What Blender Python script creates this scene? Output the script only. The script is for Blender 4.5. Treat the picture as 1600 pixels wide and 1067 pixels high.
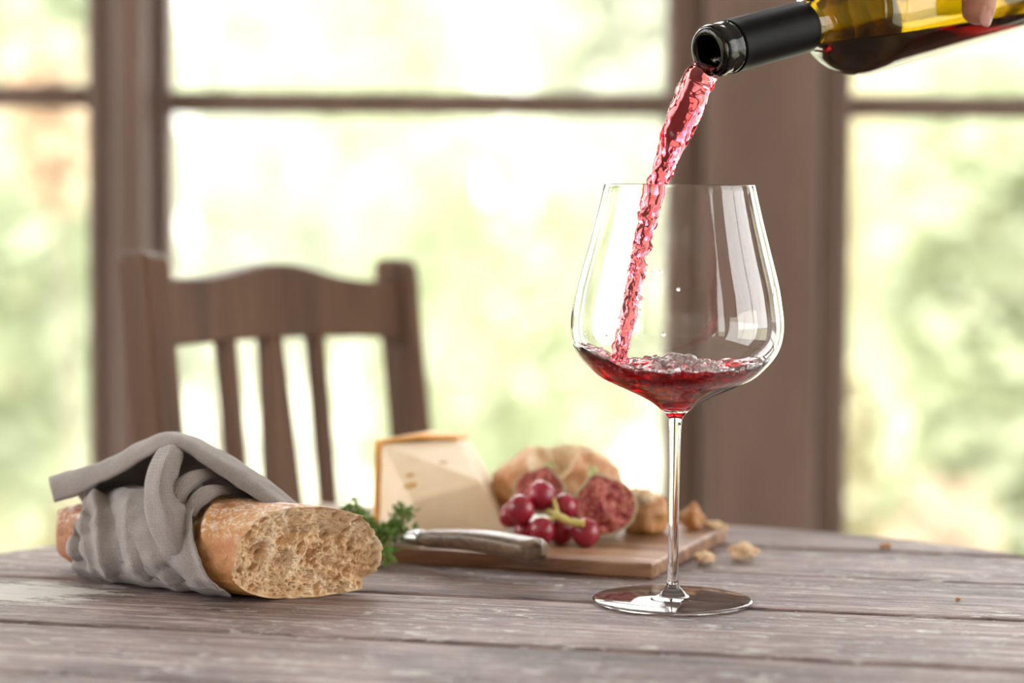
import bpy, bmesh, math, random
from mathutils import Vector, Matrix, noise
from mathutils.bvhtree import BVHTree

for o in list(bpy.data.objects):
    bpy.data.objects.remove(o, do_unlink=True)
sc = bpy.context.scene
COL = sc.collection
PI = math.pi
random.seed(7)

# ------------------------------------------------------------------ camera
LENS, PITCH, ROLL, ZC = 85.0, 3.88, 0.35, 0.9924
FPX = LENS * 1600 / 36
RM = Matrix.Rotation(PI / 2 - math.radians(PITCH), 3, 'X') @ Matrix.Rotation(math.radians(ROLL), 3, 'Z')
CAM = Vector((0, 0, ZC))
cd = bpy.data.cameras.new('camera')
cam = bpy.data.objects.new('camera', cd)
COL.objects.link(cam)
cam.matrix_world = Matrix.Translation(CAM) @ RM.to_4x4()
cd.lens, cd.sensor_width, cd.sensor_fit = LENS, 36, 'HORIZONTAL'
cd.clip_start, cd.clip_end = 0.05, 200
cd.dof.use_dof = True
cd.dof.focus_distance = 1.375
cd.dof.aperture_fstop = 3.3
sc.camera = cam

# ------------------------------------------------------------------ sky, sun, exposure
w = bpy.data.worlds.new('sky')
sc.world = w
w.use_nodes = True
wb = w.node_tree.nodes['Background']
wb.inputs['Color'].default_value = (1.0, 0.985, 0.97, 1)
wb.inputs['Strength'].default_value = 2.1
sd = bpy.data.lights.new('sun', 'SUN')
sd.energy, sd.angle, sd.color = 1.7, math.radians(3), (1.0, 0.93, 0.8)
sun = bpy.data.objects.new('sun', sd)
COL.objects.link(sun)
sun.rotation_euler = (math.radians(36), 0, math.radians(-22))   # high, over the roof behind the viewer
vs = sc.view_settings
vs.view_transform, vs.look, vs.gamma, vs.use_curve_mapping = 'Standard', 'None', 1.0, False
vs.exposure = 1.48
cy = sc.cycles
cy.use_denoising = True
cy.max_bounces, cy.transmission_bounces, cy.diffuse_bounces, cy.glossy_bounces = 24, 22, 4, 6
cy.transparent_max_bounces = 24
cy.sample_clamp_indirect = 12

# ------------------------------------------------------------------ helpers: pixel <-> world
def ray(px, py):
    return RM @ Vector(((px - 800) / FPX, -(py - 533.5) / FPX, -1))
def PY(px, py, y):
    d = ray(px, py)
    return CAM + d * (y / d.y)
def PZ(px, py, z):
    d = ray(px, py)
    return CAM + d * ((z - ZC) / d.z)
def proj(P):
    q = RM.transposed() @ (Vector(P) - CAM)
    return 800 + FPX * q.x / -q.z, 533.5 - FPX * q.y / -q.z
def lerp(a, b, t): return a + (b - a) * t
def sstep(a, b, x):
    t = max(0.0, min(1.0, (x - a) / (b - a)))
    return t * t * (3 - 2 * t)
def interp(tab, x):
    if x <= tab[0][0]: return tab[0][1]
    for (x0, y0), (x1, y1) in zip(tab, tab[1:]):
        if x <= x1: return lerp(y0, y1, (x - x0) / (x1 - x0))
    return tab[-1][1]
def catmull(pts, n):
    """smooth resample of a list of tuples (any dimension)"""
    P = [Vector(p) for p in pts]
    P = [P[0] * 2 - P[1]] + P + [P[-1] * 2 - P[-2]]
    out = []
    segs = len(P) - 3
    for i in range(n):
        t = i / (n - 1) * segs
        k = min(int(t), segs - 1)
        u = t - k
        a, b, c, d = P[k:k + 4]
        out.append(0.5 * ((2 * b) + (c - a) * u + (2 * a - 5 * b + 4 * c - d) * u * u + (3 * b - a - 3 * c + d) * u ** 3))
    return out
def fbm(v, f, o=4):
    return noise.fractal(Vector(v) * f, 1.0, 2.0, o)

# ------------------------------------------------------------------ helpers: objects
def link(o, parent=None):
    COL.objects.link(o)
    if parent: o.parent = parent
    return o
def mesh(name, verts, faces, mat, parent=None, smooth=True):
    me = bpy.data.meshes.new(name)
    me.from_pydata([tuple(v) for v in verts], [], faces)
    me.update()
    if mat: me.materials.append(mat)
    for p in me.polygons: p.use_smooth = smooth
    return link(bpy.data.objects.new(name, me), parent)
def from_bm(name, bm, mat, parent=None, smooth=False):
    bmesh.ops.recalc_face_normals(bm, faces=bm.faces)
    me = bpy.data.meshes.new(name)
    bm.to_mesh(me)
    bm.free()
    if mat: me.materials.append(mat)
    for p in me.polygons: p.use_smooth = smooth
    return link(bpy.data.objects.new(name, me), parent)
def empty(name, loc=(0, 0, 0)):
    o = bpy.data.objects.new(name, None)
    o.location = loc
    o.empty_display_size = 0.05
    return link(o)
def tag(o, label, cat, group=None):
    o['label'], o['category'] = label, cat
    if group: o['group'] = group
    return o
def struct(o):
    o['kind'] = 'structure'
    return o
def bevel(o, wd, seg=2):
    m = o.modifiers.new('bevel', 'BEVEL')
    m.width, m.segments, m.limit_method = wd, seg, 'ANGLE'
    return o
def subsurf(o, lv=1):
    m = o.modifiers.new('sub', 'SUBSURF')
    m.levels = m.render_levels = lv
    return o
def box(bm, x0, x1, y0, y1, z0, z1):
    v = [bm.verts.new((x, y, z)) for z in (z0, z1) for y in (y0, y1) for x in (x0, x1)]
    for f in ((0, 2, 3, 1), (4, 5, 7, 6), (0, 1, 5, 4), (2, 6, 7, 3), (0, 4, 6, 2), (1, 3, 7, 5)):
        bm.faces.new([v[i] for i in f])
def boxes(name, bl, mat, parent=None, bev=0):
    bm = bmesh.new()
    for b in bl: box(bm, *b)
    o = from_bm(name, bm, mat, parent)
    if bev: bevel(o, bev)
    return o
def lathe(name, prof, mat, parent=None, n=96, M=None, closed=False):
    """prof: list of (r, z). r==0 ends become poles."""
    V, F, rows = [], [], []
    for r, z in prof:
        if r <= 1e-7:
            rows.append([len(V)]); V.append(Vector((0, 0, z)))
        else:
            rows.append(list(range(len(V), len(V) + n)))
            V += [Vector((r * math.cos(2 * PI * i / n), r * math.sin(2 * PI * i / n), z)) for i in range(n)]
    pairs = list(zip(rows, rows[1:])) + ([(rows[-1], rows[0])] if closed else [])
    for a, b in pairs:
        for i in range(n):
            j = (i + 1) % n
            if len(a) == 1 and len(b) == 1: continue
            if len(a) == 1: F.append((a[0], b[j], b[i]))
            elif len(b) == 1: F.append((a[i], a[j], b[0]))
            else: F.append((a[i], a[j], b[j], b[i]))
    if M: V = [M @ v for v in V]
    o = mesh(name, V, F, mat, parent)
    bm = bmesh.new(); bm.from_mesh(o.data)
    bmesh.ops.recalc_face_normals(bm, faces=bm.faces)
    bm.to_mesh(o.data); bm.free()
    return o
def grid_faces(nu, nv, wrap_v=False):
    F = []
    for i in range(nu - 1):
        for j in range(nv if wrap_v else nv - 1):
            k = (j + 1) % nv
            F.append((i * nv + j, (i + 1) * nv + j, (i + 1) * nv + k, i * nv + k))
    return F
def tube(path, radii, n=10, caps=True):
    """verts, faces of a tube; path of Vectors, radii floats"""
    V, F = [], []
    up = Vector((0.3, 0.1, 0.95)).normalized()
    for i, p in enumerate(path):
        t = (path[min(i + 1, len(path) - 1)] - path[max(i - 1, 0)]).normalized()
        a = t.cross(up)
        if a.length < 1e-4: a = t.cross(Vector((1, 0, 0)))
        a.normalize(); b = a.cross(t)
        up = b
        for k in range(n):
            th = 2 * PI * k / n
            V.append(p + (a * math.cos(th) + b * math.sin(th)) * radii[i])
    F = grid_faces(len(path), n, True)
    if caps:
        F.append(tuple(range(n))[::-1])
        F.append(tuple(range((len(path) - 1) * n, len(path) * n)))
    return V, F
def addmesh(acc, V, F):
    b = len(acc[0])
    acc[0].extend(V)
    acc[1].extend([tuple(i + b for i in f) for f in F])
def sphere(c, r, nu=10, nv=14, sc3=(1, 1, 1), rot=None, fn=None):
    V = []
    for i in range(nu + 1):
        ph = PI * i / nu
        for j in range(nv):
            th = 2 * PI * j / nv
            d = Vector((math.sin(ph) * math.cos(th), math.sin(ph) * math.sin(th), math.cos(ph)))
            k = fn(d) if fn else 1.0
            v = Vector((d.x * sc3[0], d.y * sc3[1], d.z * sc3[2])) * (r * k)
            if rot: v = rot @ v
            V.append(Vector(c) + v)
    F = []
    for i in range(nu):
        for j in range(nv):
            k = (j + 1) % nv
            if i == 0: F.append((j, (i + 1) * nv + j, (i + 1) * nv + k))
            elif i == nu - 1: F.append((i * nv + j, (i + 1) * nv + j, i * nv + k))
            else: F.append((i * nv + j, (i + 1) * nv + j, (i + 1) * nv + k, i * nv + k))
    return V, F
def weld(o, d=1e-6):
    bm = bmesh.new(); bm.from_mesh(o.data)
    bmesh.ops.remove_doubles(bm, verts=bm.verts, dist=d)
    bmesh.ops.recalc_face_normals(bm, faces=bm.faces)
    bm.to_mesh(o.data); bm.free()
    return o

# ------------------------------------------------------------------ helpers: materials
class NT:
    def __init__(s, name):
        s.m = bpy.data.materials.new(name)
        s.m.use_nodes = True
        s.t = s.m.node_tree
        s.b = s.t.nodes['Principled BSDF']
        s.out = s.t.nodes['Material Output']
    def n(s, typ, ins=None, **at):
        nd = s.t.nodes.new('ShaderNode' + typ)
        for k, v in at.items(): setattr(nd, k, v)
        for k, v in (ins or {}).items(): s.set(nd.inputs[k], v)
        return nd
    def set(s, sock, v):
        if isinstance(v, bpy.types.NodeSocket): s.t.links.new(v, sock)
        elif isinstance(v, tuple) and len(v) == 3 and sock.type == 'RGBA': sock.default_value = (*v, 1)
        else: sock.default_value = v
    def p(s, **kw):
        for k, v in kw.items(): s.set(s.b.inputs[k.replace('_', ' ')], v)
        return s
    def coord(s, scale=(1, 1, 1), rot=(0, 0, 0), kind='Object'):
        tc = s.n('TexCoord')
        return s.n('Mapping', {'Vector': tc.outputs[kind], 'Scale': scale, 'Rotation': rot}).outputs[0]
    def noise(s, vec, scale, detail=4, rough=0.55, dist=0):
        return s.n('TexNoise', {'Vector': vec, 'Scale': scale, 'Detail': detail, 'Roughness': rough, 'Distortion': dist}).outputs['Fac']
    def ramp(s, fac, stops):
        nd = s.n('ValToRGB', {'Fac': fac})
        e = nd.color_ramp.elements
        while len(e) < len(stops): e.new(0.5)
        for el, (p, c) in zip(e, stops):
            el.position = p
            el.color = (*c, 1) if isinstance(c, tuple) else (c, c, c, 1)
        return nd.outputs['Color']
    def mix(s, f, a, b, mode='MIX'):
        nd = s.n('Mix', data_type='RGBA', blend_type=mode)
        s.set(nd.inputs[0], f); s.set(nd.inputs[6], a); s.set(nd.inputs[7], b)
        return nd.outputs[2]
    def math(s, op, a, b=0.5):
        nd = s.n('Math', operation=op)
        s.set(nd.inputs[0], a); s.set(nd.inputs[1], b)
        return nd.outputs[0]
    def bump(s, h, strength=0.3, dist=0.001, normal=None):
        nd = s.n('Bump', {'Height': h, 'Strength': strength, 'Distance': dist})
        if normal: s.set(nd.inputs['Normal'], normal)
        return nd.outputs[0]

def simple(name, col, rough=0.6, var=0.25, scale=20, bump=0.0, **kw):
    t = NT(name)
    f = t.noise(t.coord(), scale)
    dark = tuple(c * (1 - var) for c in col)
    lite = tuple(min(1, c * (1 + var)) for c in col)
    t.p(Base_Color=t.ramp(f, [(0.3, dark), (0.7, lite)]), Roughness=rough, **kw)
    if bump: t.p(Normal=t.bump(f, bump))
    return t.m

def mat_table():
    t = NT('weathered_wood')
    v = t.coord((1, 1, 1))
    oi = t.n('ObjectInfo').outputs['Random']
    off = t.n('VectorMath', operation='ADD')
    t.set(off.inputs[0], v)
    cb = t.n('CombineXYZ', {'X': t.math('MULTIPLY', oi, 7.0), 'Y': t.math('MULTIPLY', oi, 3.0), 'Z': 0.0}).outputs[0]
    t.set(off.inputs[1], cb)
    v = off.outputs[0]
    def st(sx, sy): return t.n('Mapping', {'Vector': v, 'Scale': (sx, sy, sy)}).outputs[0]
    grain = t.noise(st(8, 190), 1.0, 7, 0.7, 0.5)
    fine = t.noise(st(34, 820), 1.0, 5, 0.65, 0.3)
    patch = t.noise(st(5, 11), 1.0, 5, 0.6, 0.8)
    c1 = t.ramp(grain, [(0.32, (0.085, 0.050, 0.046)), (0.5, (0.31, 0.212, 0.202)), (0.68, (0.64, 0.50, 0.49))])
    c2 = t.ramp(patch, [(0.36, (0.30, 0.26, 0.25)), (0.56, (1.0, 1.0, 1.0))])
    c = t.mix(0.85, c1, c2, 'MULTIPLY')
    fc = t.ramp(fine, [(0.37, 0.0), (0.47, 1.0)])
    c = t.mix(t.math('SUBTRACT', 1.0, fc), c, (0.05, 0.033, 0.028))
    # remains of white paint, in flakes along the grain
    fl = t.noise(st(48, 210), 1.0, 5, 0.65, 0.9)
    fl2 = t.noise(st(3.2, 7), 1.0, 3, 0.5)
    flk = t.math('MULTIPLY', t.ramp(fl, [(0.572, 0.0), (0.605, 1.0)]), t.ramp(fl2, [(0.42, 0.0), (0.56, 1.0)]))
    # one large flake at the left
    tc = t.n('TexCoord').outputs['Object']
    d = t.n('VectorMath', operation='SUBTRACT'); t.set(d.inputs[0], tc); d.inputs[1].default_value = (-0.315, 0.045, 0.0)
    d2 = t.n('Mapping', {'Vector': d.outputs[0], 'Scale': (13, 26, 0)}).outputs[0]
    ln = t.n('VectorMath', operation='LENGTH'); t.set(ln.inputs[0], d2)
    big = t.math('ADD', ln.outputs['Value'], t.math('MULTIPLY', t.noise(st(40, 170), 1.0, 6, 0.75), 3.2))
    bigm = t.ramp(big, [(0.0, 1.0), (0.99, 1.0), (1.0, 0.0)])
    nd = t.n('MapRange', {'Value': big, 'From Min': 2.3, 'From Max': 2.45, 'To Min': 1.0, 'To Max': 0.0})
    pm = t.math('MAXIMUM', flk, nd.outputs[0])
    c = t.mix(t.math('MULTIPLY', pm, 0.85), c, (0.72, 0.69, 0.66))
    knots = t.noise(st(14, 26), 1.0, 2, 0.4, 0.3)
    km = t.ramp(knots, [(0.74, 0.0), (0.78, 1.0)])
    c = t.mix(t.math('MULTIPLY', km, 0.75), c, (0.05, 0.035, 0.03))
    t.p(Base_Color=c, Roughness=t.ramp(grain, [(0.3, 0.62), (0.7, 0.42)]))
    h = t.math('ADD', t.math('MULTIPLY', fine, 0.6), t.math('ADD', t.math('MULTIPLY', grain, 0.8), t.math('MULTIPLY', pm, 0.35)))
    t.p(Normal=t.bump(h, 0.95, 0.0025), Specular_IOR_Level=0.45)
    return t.m

def mat_frame():
    t = NT('window_paint')
    v = t.coord((3, 3, 0.6))
    f = t.noise(v, 6, 5, 0.6)
    t.p(Base_Color=t.ramp(f, [(0.3, (0.155, 0.100, 0.080)), (0.7, (0.225, 0.152, 0.124))]), Roughness=0.55)
    t.p(Normal=t.bump(f, 0.15, 0.002))
    return t.m

def mat_chair():
    t = NT('chair_wood')
    v = t.coord((30, 30, 2.5))
    f = t.noise(v, 1.5, 5, 0.6, 0.5)
    t.p(Base_Color=t.ramp(f, [(0.28, (0.060, 0.026, 0.011)), (0.72, (0.150, 0.068, 0.031))]), Roughness=0.5, Specular_IOR_Level=0.3)
    t.p(Normal=t.bump(f, 0.15, 0.001))
    return t.m

def mat_glass(name, col=(1, 1, 1), rough=0.0, ior=1.5, absorb=None, dens=0, bump=None):
    t = NT(name)
    t.p(Base_Color=col, Roughness=rough, IOR=ior, Transmission_Weight=1.0)
    if absorb:
        va = t.n('VolumeAbsorption', {'Color': absorb, 'Density': float(dens)})
        t.t.links.new(va.outputs[0], t.out.inputs['Volume'])
    if bump: t.p(Normal=t.bump(t.noise(t.coord(), bump[0], 3), bump[1], 0.002))
    return t.m

def froth_mat():
    t = NT('froth_bubbles')
    t.p(Base_Color=(1.0, .95, .95), Roughness=.03, IOR=1.33, Transmission_Weight=.78)
    return t.m

def mat_pane():
    t = NT('window_glass')
    tr = t.n('BsdfTransparent', {'Color': (0.985, 0.99, 0.985)})
    gl = t.n('BsdfGlossy', {'Color': (1, 1, 1), 'Roughness': 0.0})
    fr = t.n('Fresnel', {'IOR': 1.3})
    mx = t.n('MixShader', {0: fr.outputs[0], 1: tr.outputs[0], 2: gl.outputs[0]})
    t.t.links.new(mx.outputs[0], t.out.inputs['Surface'])
    return t.m

def mat_crust(name='bread_crust', flour=0.8, tip=False):
    t = NT(name)
    v = t.coord()
    a = t.noise(v, 55, 5, 0.6, 0.4)
    b = t.noise(v, 240, 4, 0.65, 0.8)
    g = t.n('NewGeometry')
    sep = t.n('SeparateXYZ', {0: g.outputs['Normal']})
    c = t.ramp(a, [(0.28, (0.44, 0.155, 0.055)), (0.5, (0.60, 0.28, 0.115)), (0.74, (0.72, 0.43, 0.22))])
    # the pale, less baked flank towards the base
    low = t.ramp(t.math('ADD', t.math('MULTIPLY', sep.outputs['Z'], 0.5), 0.5), [(0.16, 1.0), (0.42, 0.0)])
    c = t.mix(t.math('MULTIPLY', low, 0.65), c, (0.68, 0.36, 0.105))
    # shade on the far tip of the loaf, painted into the crust colour
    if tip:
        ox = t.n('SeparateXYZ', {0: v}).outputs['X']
        tip_shade = t.n('MapRange', {'Value': ox, 'From Min': -0.13, 'From Max': -0.10, 'To Min': 0.8, 'To Max': 0.0}).outputs[0]
        c = t.mix(tip_shade, c, (0.27, 0.075, 0.022))
    fm = t.math('MULTIPLY', t.ramp(b, [(0.46, 0.0), (0.62, 1.0)]), t.ramp(t.math('ADD', t.math('MULTIPLY', sep.outputs['Z'], 0.42), t.math('MULTIPLY', a, 0.9)), [(0.52, 0.0), (0.8, 1.0)]))
    c = t.mix(t.math('MULTIPLY', fm, flour), c, (0.90, 0.80, 0.70))
    t.p(Base_Color=c, Roughness=0.55, Subsurface_Weight=0.08, Subsurface_Radius=(0.004, 0.002, 0.001), Subsurface_Scale=1.0)
    t.p(Normal=t.bump(t.math('ADD', b, a), 0.8, 0.0014))
    return t.m

def mat_crumb():
    t = NT('bread_crumb')
    v = t.coord((1.0, 1.0, 1.0))
    a = t.noise(v, 85, 4, 0.6, 0.6)
    b = t.n('TexVoronoi', {'Vector': v, 'Scale': 520.0}).outputs['Distance']
    c = t.ramp(a, [(0.3, (0.62, 0.38, 0.20)), (0.5, (0.79, 0.56, 0.35)), (0.72, (0.92, 0.78, 0.61))])
    t.p(Base_Color=c, Roughness=0.7, Subsurface_Weight=0.15, Subsurface_Radius=(0.004, 0.0025, 0.0015), Subsurface_Scale=1.0)
    t.p(Normal=t.bump(t.math('ADD', t.math('MULTIPLY', b, 0.5), a), 0.5, 0.0012))
    return t.m

def mat_linen():
    t = NT('grey_linen')
    tc = t.n('UVMap').outputs[0]
    v = t.n('Mapping', {'Vector': tc, 'Scale': (1, 1, 1)}).outputs[0]
    w1 = t.n('TexWave', {'Vector': v, 'Scale': 180.0, 'Distortion': 0.6, 'Detail': 1.0}, bands_direction='X').outputs['Fac']
    w2 = t.n('TexWave', {'Vector': v, 'Scale': 180.0, 'Distortion': 0.6, 'Detail': 1.0}, bands_direction='Y').outputs['Fac']
    ob = t.coord()
    f = t.noise(ob, 900, 3, 0.6)
    g = t.noise(ob, 40, 3, 0.5)
    c = t.ramp(t.math('ADD', t.math('MULTIPLY', f, 0.5), t.math('MULTIPLY', g, 0.5)), [(0.35, (0.235, 0.202, 0.198)), (0.65, (0.35, 0.308, 0.303))])
    t.p(Base_Color=c, Roughness=0.9, Sheen_Weight=0.25, Sheen_Roughness=0.5)
    h = t.math('ADD', t.math('MULTIPLY', t.math('ADD', w1, w2), 0.35), f)
    t.p(Normal=t.bump(h, 0.55, 0.0008))
    return t.m

TABLE = mat_table()
FRAME = mat_frame()
CHAIR = mat_chair()
GLASS = mat_glass('clear_crystal', (1, 1, 1), 0.0, 1.5)
WINE = mat_glass('red_wine', (1, 1, 1), 0.0, 1.34, (0.90, 0.0, 0.2), 240)
BOTTLE = mat_glass('olive_bottle_glass', (1, 1, 1), 0.0, 1.5, (0.86, 0.80, 0.0), 1050)
PANE = mat_pane()
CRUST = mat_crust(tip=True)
CRUST2 = mat_crust('roll_crust', 0.35)
CRUMB = mat_crumb()
LINEN = mat_linen()
PLASTER = simple('wall_plaster', (0.62, 0.55, 0.48), 0.8, 0.06, 6, 0.1)
CEILM = simple('ceiling_plaster', (0.75, 0.72, 0.68), 0.8, 0.05, 6)
FLOORM = simple('floor_boards', (0.33, 0.22, 0.14), 0.45, 0.3, 8)

# ================================================================== room shell
YW = 2.45
def wx(px): return PY(px, 500, YW).x
GL = wx(-640), wx(143)
GM = wx(270), wx(1036)
GR = wx(1322), wx(1322) + (wx(1036) - wx(270))
Z0, Z1 = 0.45, 2.25
XL, XR, YB = -2.3, 2.3, -2.6
struct(boxes('floor', [(XL - .2, XR + .2, YB - .2, YW + .2, -0.1, 0.0)], FLOORM))
struct(boxes('ceiling', [(XL - .2, XR + .2, YB - .9, YW + .2, 2.6, 2.75)], CEILM))
PWD = GM[1] - GM[0]
SASH = wx(1098) - wx(1036)
wins = [(GL[0], GL[1]), GM, GR]
gap = GR[0] - GM[1]
wins.append((GL[0] - gap - PWD, GL[0] - gap))
wins.append((GR[1] + gap, GR[1] + gap + PWD))
order = sorted(wins)
wall = []
hole = [(a - SASH * (0.55 if i != 1 else 0.55), b + SASH * 0.55) for i, (a, b) in enumerate(order)]
prev = XL
yb0, yb1 = YW - 0.05, YW + 0.12
for i, (a, b) in enumerate(order):
    ha = a - (SASH if i in (3, 4, 0) else wx(190) - wx(143)) * 0.9
    hb = b + (SASH if i in (2, 3, 4) else wx(190) - wx(143)) * 0.9
    if i == 2: ha = a - (wx(270) - wx(246))
    if i == 3: ha = a - (wx(1322) - wx(1270))
    wall.append((prev, ha, yb0, yb1, 0.0, 2.6))
    wall.append((ha, hb, yb0, yb1, 0.0, Z0))
    wall.append((ha, hb, yb0, yb1, Z1, 2.6))
    hole[i] = (ha, hb)
    prev = hb
wall.append((prev, XR, yb0, yb1, 0.0, 2.6))
bw = struct(boxes('wall_back', wall, FRAME))
bevel(bw, 0.006, 2)
for i, (a, b) in enumerate(order):
    ha, hb = hole[i]
    y0, y1 = YW - 0.025, YW + 0.03
    zm = 1.066 if i != 1 else 1.071
    fr = boxes('window_%d' % (i + 1), [(ha + .001, a, y0, y1, Z0, Z1), (b, hb - .001, y0, y1, Z0, Z1), (a, b, y0, y1, Z0, Z0 + .05), (a, b, y0, y1, Z1 - .05, Z1)], FRAME)
    struct(bevel(fr, 0.007, 3))
    for k, z in enumerate((zm, 1.665)):
        m = boxes('muntin', [(a, b, y0 + .006, y1 - .008, z - .0115, z + .0115)], FRAME, fr)
        bevel(m, 0.004, 2)
    zs = [Z0 + .05, zm - .0115, zm + .0115, 1.665 - .0115, 1.665 + .0115, Z1 - .05]
    for k in range(3):
        boxes('pane', [(a, b, YW + .002, YW + .005, zs[2 * k], zs[2 * k + 1])], PANE, fr)
# cover strip on the post between the first two casements
px0, px1 = wx(196), wx(244)
struct(bevel(boxes('trim_1', [(px0, px1, YW - 0.072, YW - 0.05, 0.2, 2.45)], FRAME), 0.008, 3))
struct(bevel(boxes('trim_2', [(order[0][0] - .1, order[4][1] + .1, YW - 0.11, YW - 0.05, Z0 - .05, Z0 - .01)], FRAME), 0.006, 2))
# side walls and rear wall with wide glazing
def holed_wall(name, axis, pos, lo, hi, holes, z0, z1, wn):
    bl, pv = [], lo
    for a, b in holes:
        bl += [(pv, a, 0.0, 2.6), (a, b, 0.0, z0), (a, b, z1, 2.6)]
        pv = b
    bl.append((pv, hi, 0.0, 2.6))
    def cv(a, b, z0, z1, t0, t1):
        return (pos + t0, pos + t1, a, b, z0, z1) if axis == 'x' else (a, b, pos + t0, pos + t1, z0, z1)
    struct(boxes(name, [cv(*q, 0.0, 0.15) for q in bl], PLASTER))
    for a, b in holes:
        f = boxes('window_%d' % wn, [cv(a, a + .06, z0, z1, .04, .1), cv(b - .06, b, z0, z1, .04, .1), cv(a + .06, b - .06, z0, z0 + .06, .04, .1), cv(a + .06, b - .06, z1 - .06, z1, .04, .1)], FRAME)
        struct(f)
        mid = (a + b) / 2
        boxes('muntin', [cv(mid - .02, mid + .02, z0 + .06, z1 - .06, .05, .09)], FRAME, f)
        boxes('pane', [cv(a + .06, mid - .02, z0 + .06, z1 - .06, .068, .072)], PANE, f)
        boxes('pane', [cv(mid + .02, b - .06, z0 + .06, z1 - .06, .068, .072)], PANE, f)
        wn += 1
    return wn
wn = holed_wall('wall_left', 'x', XL - .15, YB, YW, [(-2.0, -0.6), (0.2, 2.2)], 0.3, 2.5, 6)
wn = holed_wall('wall_right', 'x', XR, YB, YW, [(-2.0, -0.6), (0.2, 2.2)], 0.3, 2.5, wn)
wn = holed_wall('wall_rear', 'y', YB - .15, XL - .15, XR + .15, [], 0.9, 2.2, wn)

# ================================================================== garden outside
LAWN = simple('lawn_grass', (0.44, 0.45, 0.34), 0.9, 0.2, 1.2)
struct(mesh('ground', [(-40, -12, -.35), (40, -12, -.35), (40, 60, -.35), (-40, 60, -.35)], [(0, 1, 2, 3)], LAWN, smooth=False))
BARK = simple('bark', (0.34, 0.30, 0.24), 0.9, 0.3, 12)
def leafmat(name, c):
    t = NT(name)
    f = t.noise(t.coord(), 2.5, 3)
    col = t.ramp(f, [(0.35, tuple(x * 0.75 for x in c)), (0.65, tuple(min(1, x * 1.2) for x in c))])
    df = t.n('BsdfDiffuse', {'Color': col})
    tl = t.n('BsdfTranslucent', {'Color': col})
    mx = t.n('MixShader', {0: 0.45, 1: df.outputs[0], 2: tl.outputs[0]})
    t.t.links.new(mx.outputs[0], t.out.inputs['Surface'])
    return t.m
LEAF = {'green': leafmat('leaf_green', (0.53, 0.58, 0.43)), 'lime': leafmat('leaf_lime', (0.54, 0.58, 0.42)),
        'yellow': leafmat('leaf_yellow', (0.64, 0.60, 0.43)), 'pale': leafmat('leaf_pale', (0.53, 0.55, 0.46)),
        'orange': leafmat('leaf_orange', (0.68, 0.56, 0.43))}
def foliage(rx, rz, n, size, seed):
    rnd = random.Random(seed)
    V, F = [], []
    for i in range(n):
        d = Vector((rnd.gauss(0, 1), rnd.gauss(0, 1), rnd.gauss(0, 1))).normalized()
        k = (0.45 + 0.55 * rnd.random() ** 0.5) * (1 + 0.25 * noise.noise(d * 2.2 + Vector((seed, 0, 0))))
        p = Vector((d.x * rx * k, d.y * rx * k, d.z * rz * k))
        a = Vector((rnd.gauss(0, 1), rnd.gauss(0, 1), rnd.gauss(0, 1))).normalized()
        b = a.cross(Vector((rnd.gauss(0, 1), rnd.gauss(0, 1), rnd.gauss(0, 1)))).normalized()
        s = size * (0.6 + 0.8 * rnd.random())
        q = len(V)
        V += [p - a * s, p + b * s * .45 + a * s * .1, p + a * s, p - b * s * .45 + a * s * .1]
        F.append((q, q + 1, q + 2, q + 3))
    return V, F
def tree(x, y, h, rx, rz, kind, n, label, cat='tree', size=0.085, seed=1):
    t = empty('garden_' + cat, (x, y, -.35))
    V, F = foliage(rx, rz, n, size, seed)
    zc = h - rz
    mesh('foliage', [v + Vector((0, 0, zc)) for v in V], F, LEAF[kind], t, False)
    V, F = tube([Vector((0, 0, 0)), Vector((.05, .02, zc * .5)), Vector((0, 0, zc + rz * .3))], [.012 + rx * .04, .01 + rx * .03, .008], 8)
    mesh('trunk' if cat == 'tree' else 'stem', V, F, BARK, t)
    tag(t, label, cat)
def gx(px, y): return (px - 800) / FPX * y
tree(gx(30, 7), 7.0, 2.9, 0.42, 1.3, 'green', 1500, 'green leafy tree outside the left casement', seed=1)
tree(gx(75, 5.2), 5.2, 1.62, 0.055, 0.16, 'orange', 90, 'small orange-leaved shrub outside the left casement', 'shrub', seed=2)
tree(gx(-40, 9), 9.0, 2.2, 0.42, 0.9, 'yellow', 900, 'yellow autumn tree at the far left outside the window', seed=3)
tree(gx(60, 8), 8.0, 0.9, 0.3, 0.45, 'yellow', 500, 'low yellow shrub on the lawn beyond the chair', 'shrub', seed=4)
tree(gx(330, 11.5), 11.5, 1.75, 0.75, 0.75, 'pale', 1100, 'pale yellow bush straight behind the wooden chair', 'shrub', seed=5)
tree(gx(760, 9.4), 9.4, 1.62, 0.65, 0.8, 'lime', 1100, 'lime green bush behind the cheese, outside', 'shrub', seed=6)
tree(gx(1010, 13), 13.0, 2.0, 0.6, 1.0, 'pale', 900, 'pale tree seen left of the broad window post', seed=7)
tree(gx(600, 16), 16.0, 3.4, 1.3, 1.0, 'lime', 1000, 'high lime green tree far behind the middle window', seed=8)
tree(gx(1420, 8), 8.0, 1.75, 0.5, 0.95, 'yellow', 1400, 'pale yellow-green tree outside the right casement', seed=9)
tree(gx(1560, 7), 7.0, 1.75, 0.38, 0.8, 'lime', 1200, 'pale green bushy tree at the right edge of the view', seed=10)
tree(gx(1480, 5.6), 5.6, 0.62, 0.13, 0.28, 'orange', 200, 'small orange shrub low outside the right casement', 'shrub', seed=11)
tree(gx(1400, 14), 14.0, 2.6, 0.9, 1.0, 'yellow', 900, 'yellow tree far behind the right casement', seed=12)
HEDGE = [(-4.4, 19, 'leftmost', 'pale'), (-1.7, 22.6, 'second from left', 'lime'), (1.4, 19, 'third from left', 'pale'), (4.3, 22.6, 'rightmost', 'lime')]
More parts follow.
